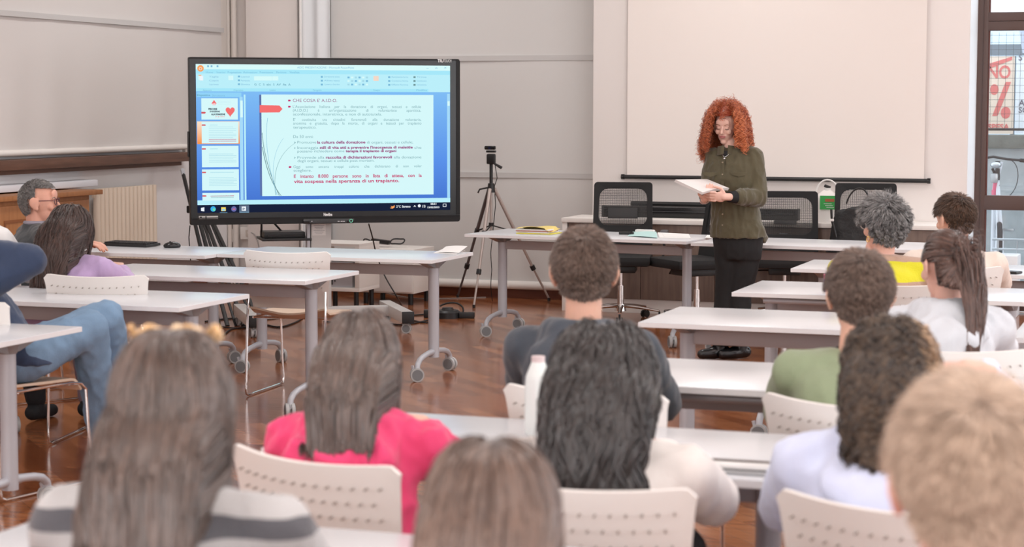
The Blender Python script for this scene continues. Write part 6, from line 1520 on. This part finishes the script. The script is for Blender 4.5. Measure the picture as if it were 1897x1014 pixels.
# boy in navy sweater and jeans at the left edge, hands behind his head
ey = 7.0
el = at_y(66, 482, ey)
p = Person('boy in a navy sweater and blue jeans at the left edge, elbow raised, legs crossed', topat(-66, 378, 6.98), yaw=-.75, hyaw=-.3, pitch=0, male=True, lean=.02, shoulder=.18, seat=.46)
p.pel = at_y(34, 672, 7.02); p.pel.z = .56
p.elb[1] = Vector((el.x, ey - .04, el.z)); p.wri[1] = p.Hc + Vector((.03, -.13, -.03)); p.elb[0] = p.sh[0] + Vector((-.25, .1, .10)); p.wri[0] = p.Hc + Vector((-.02, -.12, -.04))
K = lambda px, py, y: at_y(px, py, y)
p.hip = [p.pel + p.r * -.08, p.pel + p.r * .09]
kn = K(165, 607, 7.25); an = K(190, 790, 7.50); p.knee[1] = kn; p.ank[1] = Vector((an.x, an.y, .13)); p.f = Vector((.55, .83, 0)).normalized()
kn0 = K(196, 590, 7.45); p.knee[0] = kn0; p.ank[0] = Vector((K(215, 700, 7.7).x, 7.75, .10))
p.body(); p.trousers(M_DENIM, 'jeans', (.098, .084, .068), .008); 
p.f = Vector((.2, .97, 0)).normalized(); p.shoes(M_SHOEW)
p.f = p.RT.col[1]; p.top_cloth('sweater', fabric('navy_sweatshirt', (.030, .050, .105)), g=.03, fold=.009, sleeve=(.090, .082, .06))
p.hair(H_DARK, n=3000, length=.05, steps=6, width=.003, style='short', seed=35, grow=.01)
# ---------------------------------------------------------------- the standing speaker
WY = 12.32
tp = at_y(1345, 197, WY)
p = Person('standing woman with curly red hair, olive shirt and black trousers, reading papers', (tp.x, tp.y, tp.z), yaw=math.pi - .02, hyaw=math.pi - .08, pitch=.24, roll=-.03, male=False, lean=-.02, shoulder=.175, skin=(.86, .52, .43), size=1.0)
W = lambda px, py, dy=0.0: at_y(px, py, WY + dy)
p.C7 = W(1356, 274, .03); p.pel = W(1366, 432, .0)
p.o = Vector((p.pel.x, p.pel.y, 0)); p.root.location = p.o
# index 0 = her right arm (image left), index 1 = her left arm (image right)
p.sh = [W(1322, 292, .0), W(1396, 291, .0)]
p.elb = [W(1312, 352, -.02), W(1406, 366, -.06)]
p.wri = [W(1306, 369, -.26), W(1346, 365, -.30)]
p.hip = [W(1348, 440), W(1384, 440)]; p.knee = [W(1344, 548, -.02), W(1372, 548, -.01)]
fa, fb = at_z(1310, 646, 0), at_z(1362, 640, 0)
p.ank = [Vector((W(1334, 600).x - .03, WY, .10)), Vector((W(1376, 600).x - .04, WY + .05, .10))]
bm = bmesh.new(); make_head(bm, p.Hc, p.RH, False, True, .97)
capsule(bm, p.Hc + p.RH @ Vector((0, -.02, -.05)), p.C7 + p.f * .02 - Vector((0, 0, .02)), .043, .050)
loft(bm, p.torso_rings(-.035)[:9])
for i in (0, 1): chain(bm, [p.sh[i], p.elb[i], p.wri[i]], [.040, .034, .023])
for i in (0, 1): chain(bm, [p.hip[i], p.knee[i], p.ank[i]], [.066, .048, .034])
rr = -RGT; toL = Vector((RGT.x, RGT.y, 0)).normalized(); toC = Vector((-_f0.x, -_f0.y, 0))
# right hand under the paper, palm up, fingers curling around the near edge; left hand reaching across
fingers(bm, p.wri[0] + Vector((0, 0, .0)), (toL * .25 + toC * .75 + Vector((0, 0, .35))), (toL * -.9 + Vector((0, 0, .1))), Vector((0, 0, -1)) + toC * .25, 1.1, 1, .92)
fingers(bm, p.wri[1], (-toL * .95 + toC * .25 + Vector((0, 0, .03))), (toC * .3 + Vector((0, 0, 1))), toC, .75, 1, .92)
skinned('body', bm, .0042, skin_mat('speaker_skin', (.88, .56, .46)), p.root, 3, origin=p.o)
q = lambda x, y, z: p.Hc - p.o + p.RH @ Vector((x * .97, y * .97, z * .97))
lm = MB()
for k in (-1, 1): lm.tube([q(k * .019, .087, .000), q(k * .030, .0895, -.003), q(k * .042, .082, .000)], .0018, 6)
lm.build('eyelashes', mat('dark_lashes', (.06, .03, .025), .7), p.root)
lm = MB()
for k in (-1, 1): lm.tube([q(k * .016, .092, .027), q(k * .032, .090, .032), q(k * .046, .080, .026)], .0022, 6)
lm.build('eyebrows', mat('auburn_brows', (.30, .13, .08), .8), p.root)
MB().tube([q(-.019, .0885, -.050), q(-.006, .0945, -.047), q(.006, .0945, -.047), q(.019, .0885, -.050)], .0032, 8).tube([q(-.016, .087, -.056), q(0, .092, -.058), q(.016, .087, -.056)], .0034, 8).build('lips', mat('rose_lips', (.62, .20, .20), .4), p.root)
# shirt: torso, sleeves with turned cuffs, collar, pockets
M_OL = mat('olive_suede_shirt', (.095, .080, .042), .8, sheen=.3, var=(10, .22), bump=(60, .15))
bm = bmesh.new()
ups = Vector((0, 0, 1)); r_, f_ = p.r, p.f
def ring(px0, px1, py, d, off=0.0):
    a, b = W(px0, py), W(px1, py); c = (a + b) / 2 + f_ * off; return (c, r_ * ((b - a).length / 2), f_ * d)
rings = [ring(1336, 1376, 272, .055), ring(1325, 1391, 281, .075), ring(1311, 1407, 291, .092), ring(1309, 1408, 305, .105, .01), ring(1311, 1409, 330, .120, .02), ring(1316, 1407, 355, .118, .015), ring(1318, 1408, 378, .118, .01), ring(1318, 1412, 405, .130), ring(1317, 1417, 422, .140), ring(1316, 1420, 440, .142)]
loft(bm, rings, 32)
chain(bm, [W(1330, 288), p.sh[0], p.elb[0], p.elb[0].lerp(p.wri[0], .86)], [.055, .062, .056, .040])
chain(bm, [W(1390, 286), p.sh[1], p.elb[1], p.elb[1].lerp(p.wri[1], .50)], [.055, .064, .060, .054])
capsule(bm, p.elb[1].lerp(p.wri[1], .32), p.elb[1].lerp(p.wri[1], .60), .058, .057)
ellip(bm, W(1414, 441, .10), p.RT, (.03, .05, .035))
skinned('shirt', bm, .0075, M_OL, p.root, 3, .010, 11, p.o)
# black undershirt at neck and left cuff
MB().tube([p.elb[1].lerp(p.wri[1], .55) - p.o, p.elb[1].lerp(p.wri[1], .92) - p.o], [.046, .034], 18).build('under_sleeve', M_BLKCL, p.root)
cf = p.f; F0 = lambda px, py, d: W(px, py) - p.o + cf * d
MB().prism([(0, 0), (.03, 0), (.018, -.10)], .006, F0(1346, 279, .085), (tuple(-r_ * 1.0) if r_.dot(toL) < 0 else tuple(r_), (0, 0, 1), tuple(cf))).build('undershirt', M_BLKCL, p.root, smooth=False)
for s in (-1, 1):
    b0 = F0(1351, 275, .06)
    cl = MB(); X = toL * s
    cl.grid(lambda u, v: tuple(b0 + X * (.012 + .055 * u) + Vector((0, 0, .022 - .055 * v - .01 * u)) + cf * (.022 - .05 * u * u + .012 * v)), 6, 6, .005)
    cl.build('collar_flap', M_OL, p.root, angle=60)
for s, px in ((-1, 1326), (1, 1378)):
    b0 = F0(px, 316, .128 if s < 0 else .125); X = toL
    cl = MB(); cl.grid(lambda u, v: tuple(b0 + X * (-.05 + .10 * u) + Vector((0, 0, -.008 - .028 * v * (1 - abs(u - .5)))) + cf * (.008 - .05 * (u - .5) ** 2)), 8, 4, .005)
    cl.build('pocket_flap', M_OL, p.root, angle=60)
MB().tube([F0(1348, y, .118 - .00006 * (y - 350) ** 2 * .1 + .012) for y in range(296, 432, 8)], .0085, 6, flat=.5).build('button_placket', M_OL, p.root)
for y in (300, 322, 345, 395, 415): MB().cyl(F0(1348, y, .128), F0(1348, y, .138), .0045, seg=10).build('button', mat('bone_button', (.35, .28, .2), .4), p.root)
nk = [F0(1338, 272, .02), F0(1343, 284, .075), F0(1350, 290, .100), F0(1357, 284, .08), F0(1364, 272, .02)]
MB().tube(smooth_path(nk, 4), .0018, 6).ball(F0(1350, 293, .112), .007, 10, 8).build('necklace', mat('silver_jewel', (.75, .75, .76), .2, metal=.8), p.root)
MB().tube([p.wri[0] - p.o + Vector((.030 * math.cos(a), .012 * math.sin(a), .030 * math.sin(a) - .0)) for a in [2 * math.pi * k / 18 for k in range(18)]], .003, 6, closed=True).build('bracelet', mat('silver_jewel', (.75, .75, .76), .2, metal=.8), p.root)
# trousers: wide black legs
bm = bmesh.new()
loft(bm, [ring(1322, 1412, 424, .115), ring(1320, 1414, 440, .12), ring(1322, 1412, 460, .12), ring(1326, 1410, 480, .11)], 28)
loft(bm, [ring(1322, 1380, 455, .10), ring(1326, 1376, 500, .09), ring(1325, 1366, 545, .08), ring(1320, 1364, 590, .085), ring(1316, 1362, 640, .085)], 24)
loft(bm, [ring(1354, 1412, 455, .10), ring(1350, 1404, 500, .09), ring(1348, 1392, 545, .08), ring(1345, 1390, 590, .085), ring(1342, 1390, 640, .085)], 24)
skinned('trousers', bm, .009, mat('black_crepe', (.006, .006, .007), .75), p.root, 3, .004, 8, p.o)
p.ank = [W(1334, 636, -.02), W(1372, 634, .02)]; p.ank = [Vector((a.x, a.y, .085)) for a in p.ank]; p.f = Vector((-.75, -.66, 0)).normalized()
p.shoes(mat('black_leather', (.008, .008, .009), .25), .25)
p.f = f_
# hair: big copper curls
ex = [(tuple(W(1360, 300)), (.16, .09, .06), tuple(map(tuple, p.RT)))]
scalp_cap(p.root, p.o, p.Hc, p.RH, H_RED, .97, .012, .50, -.75, -.02)
grow_hair('hair', p.root, p.o, p.Hc, p.RH, H_RED, seed=41, n=8500, length=.31, steps=40, width=.0021, style='curly', wave=.012, wfreq=150, clump=.68, guides=520, colliders=ex, thick=.038, lift=.010, s=.97, nape=-.85, hairline=.50, flare=.07, part=.15, stiff=.80, pull=.0, guard=((0.0, .10, -.035), (.072, .12, .108), .0, .070), lenvar=.35, fuzz=.012, side_z=-.02)
# sheaf of papers in her hands
Q = [W(1249, 337, -.30), W(1308, 336, -.12), W(1349, 353, -.22), W(1300, 361, -.42)]
c = sum(Q, Vector()) / 4
t = thing('paper_sheaf', 'sheaf of white papers held by the standing woman', 'paper', c)
for k in range(4):
    def pf(u, v, k=k):
        a = Q[0].lerp(Q[1], u); b = Q[3].lerp(Q[2], u); w_ = a.lerp(b, v); return tuple(w_ - c + Vector((.002 * k, .001 * k, .004 * k + .012 * math.sin(math.pi * u) * math.sin(math.pi * v * .7))))
    MB().grid(pf, 12, 12, .0022).build('sheet', mat('rosy_white_paper', (.86, .80, .78), .7), t, angle=60)
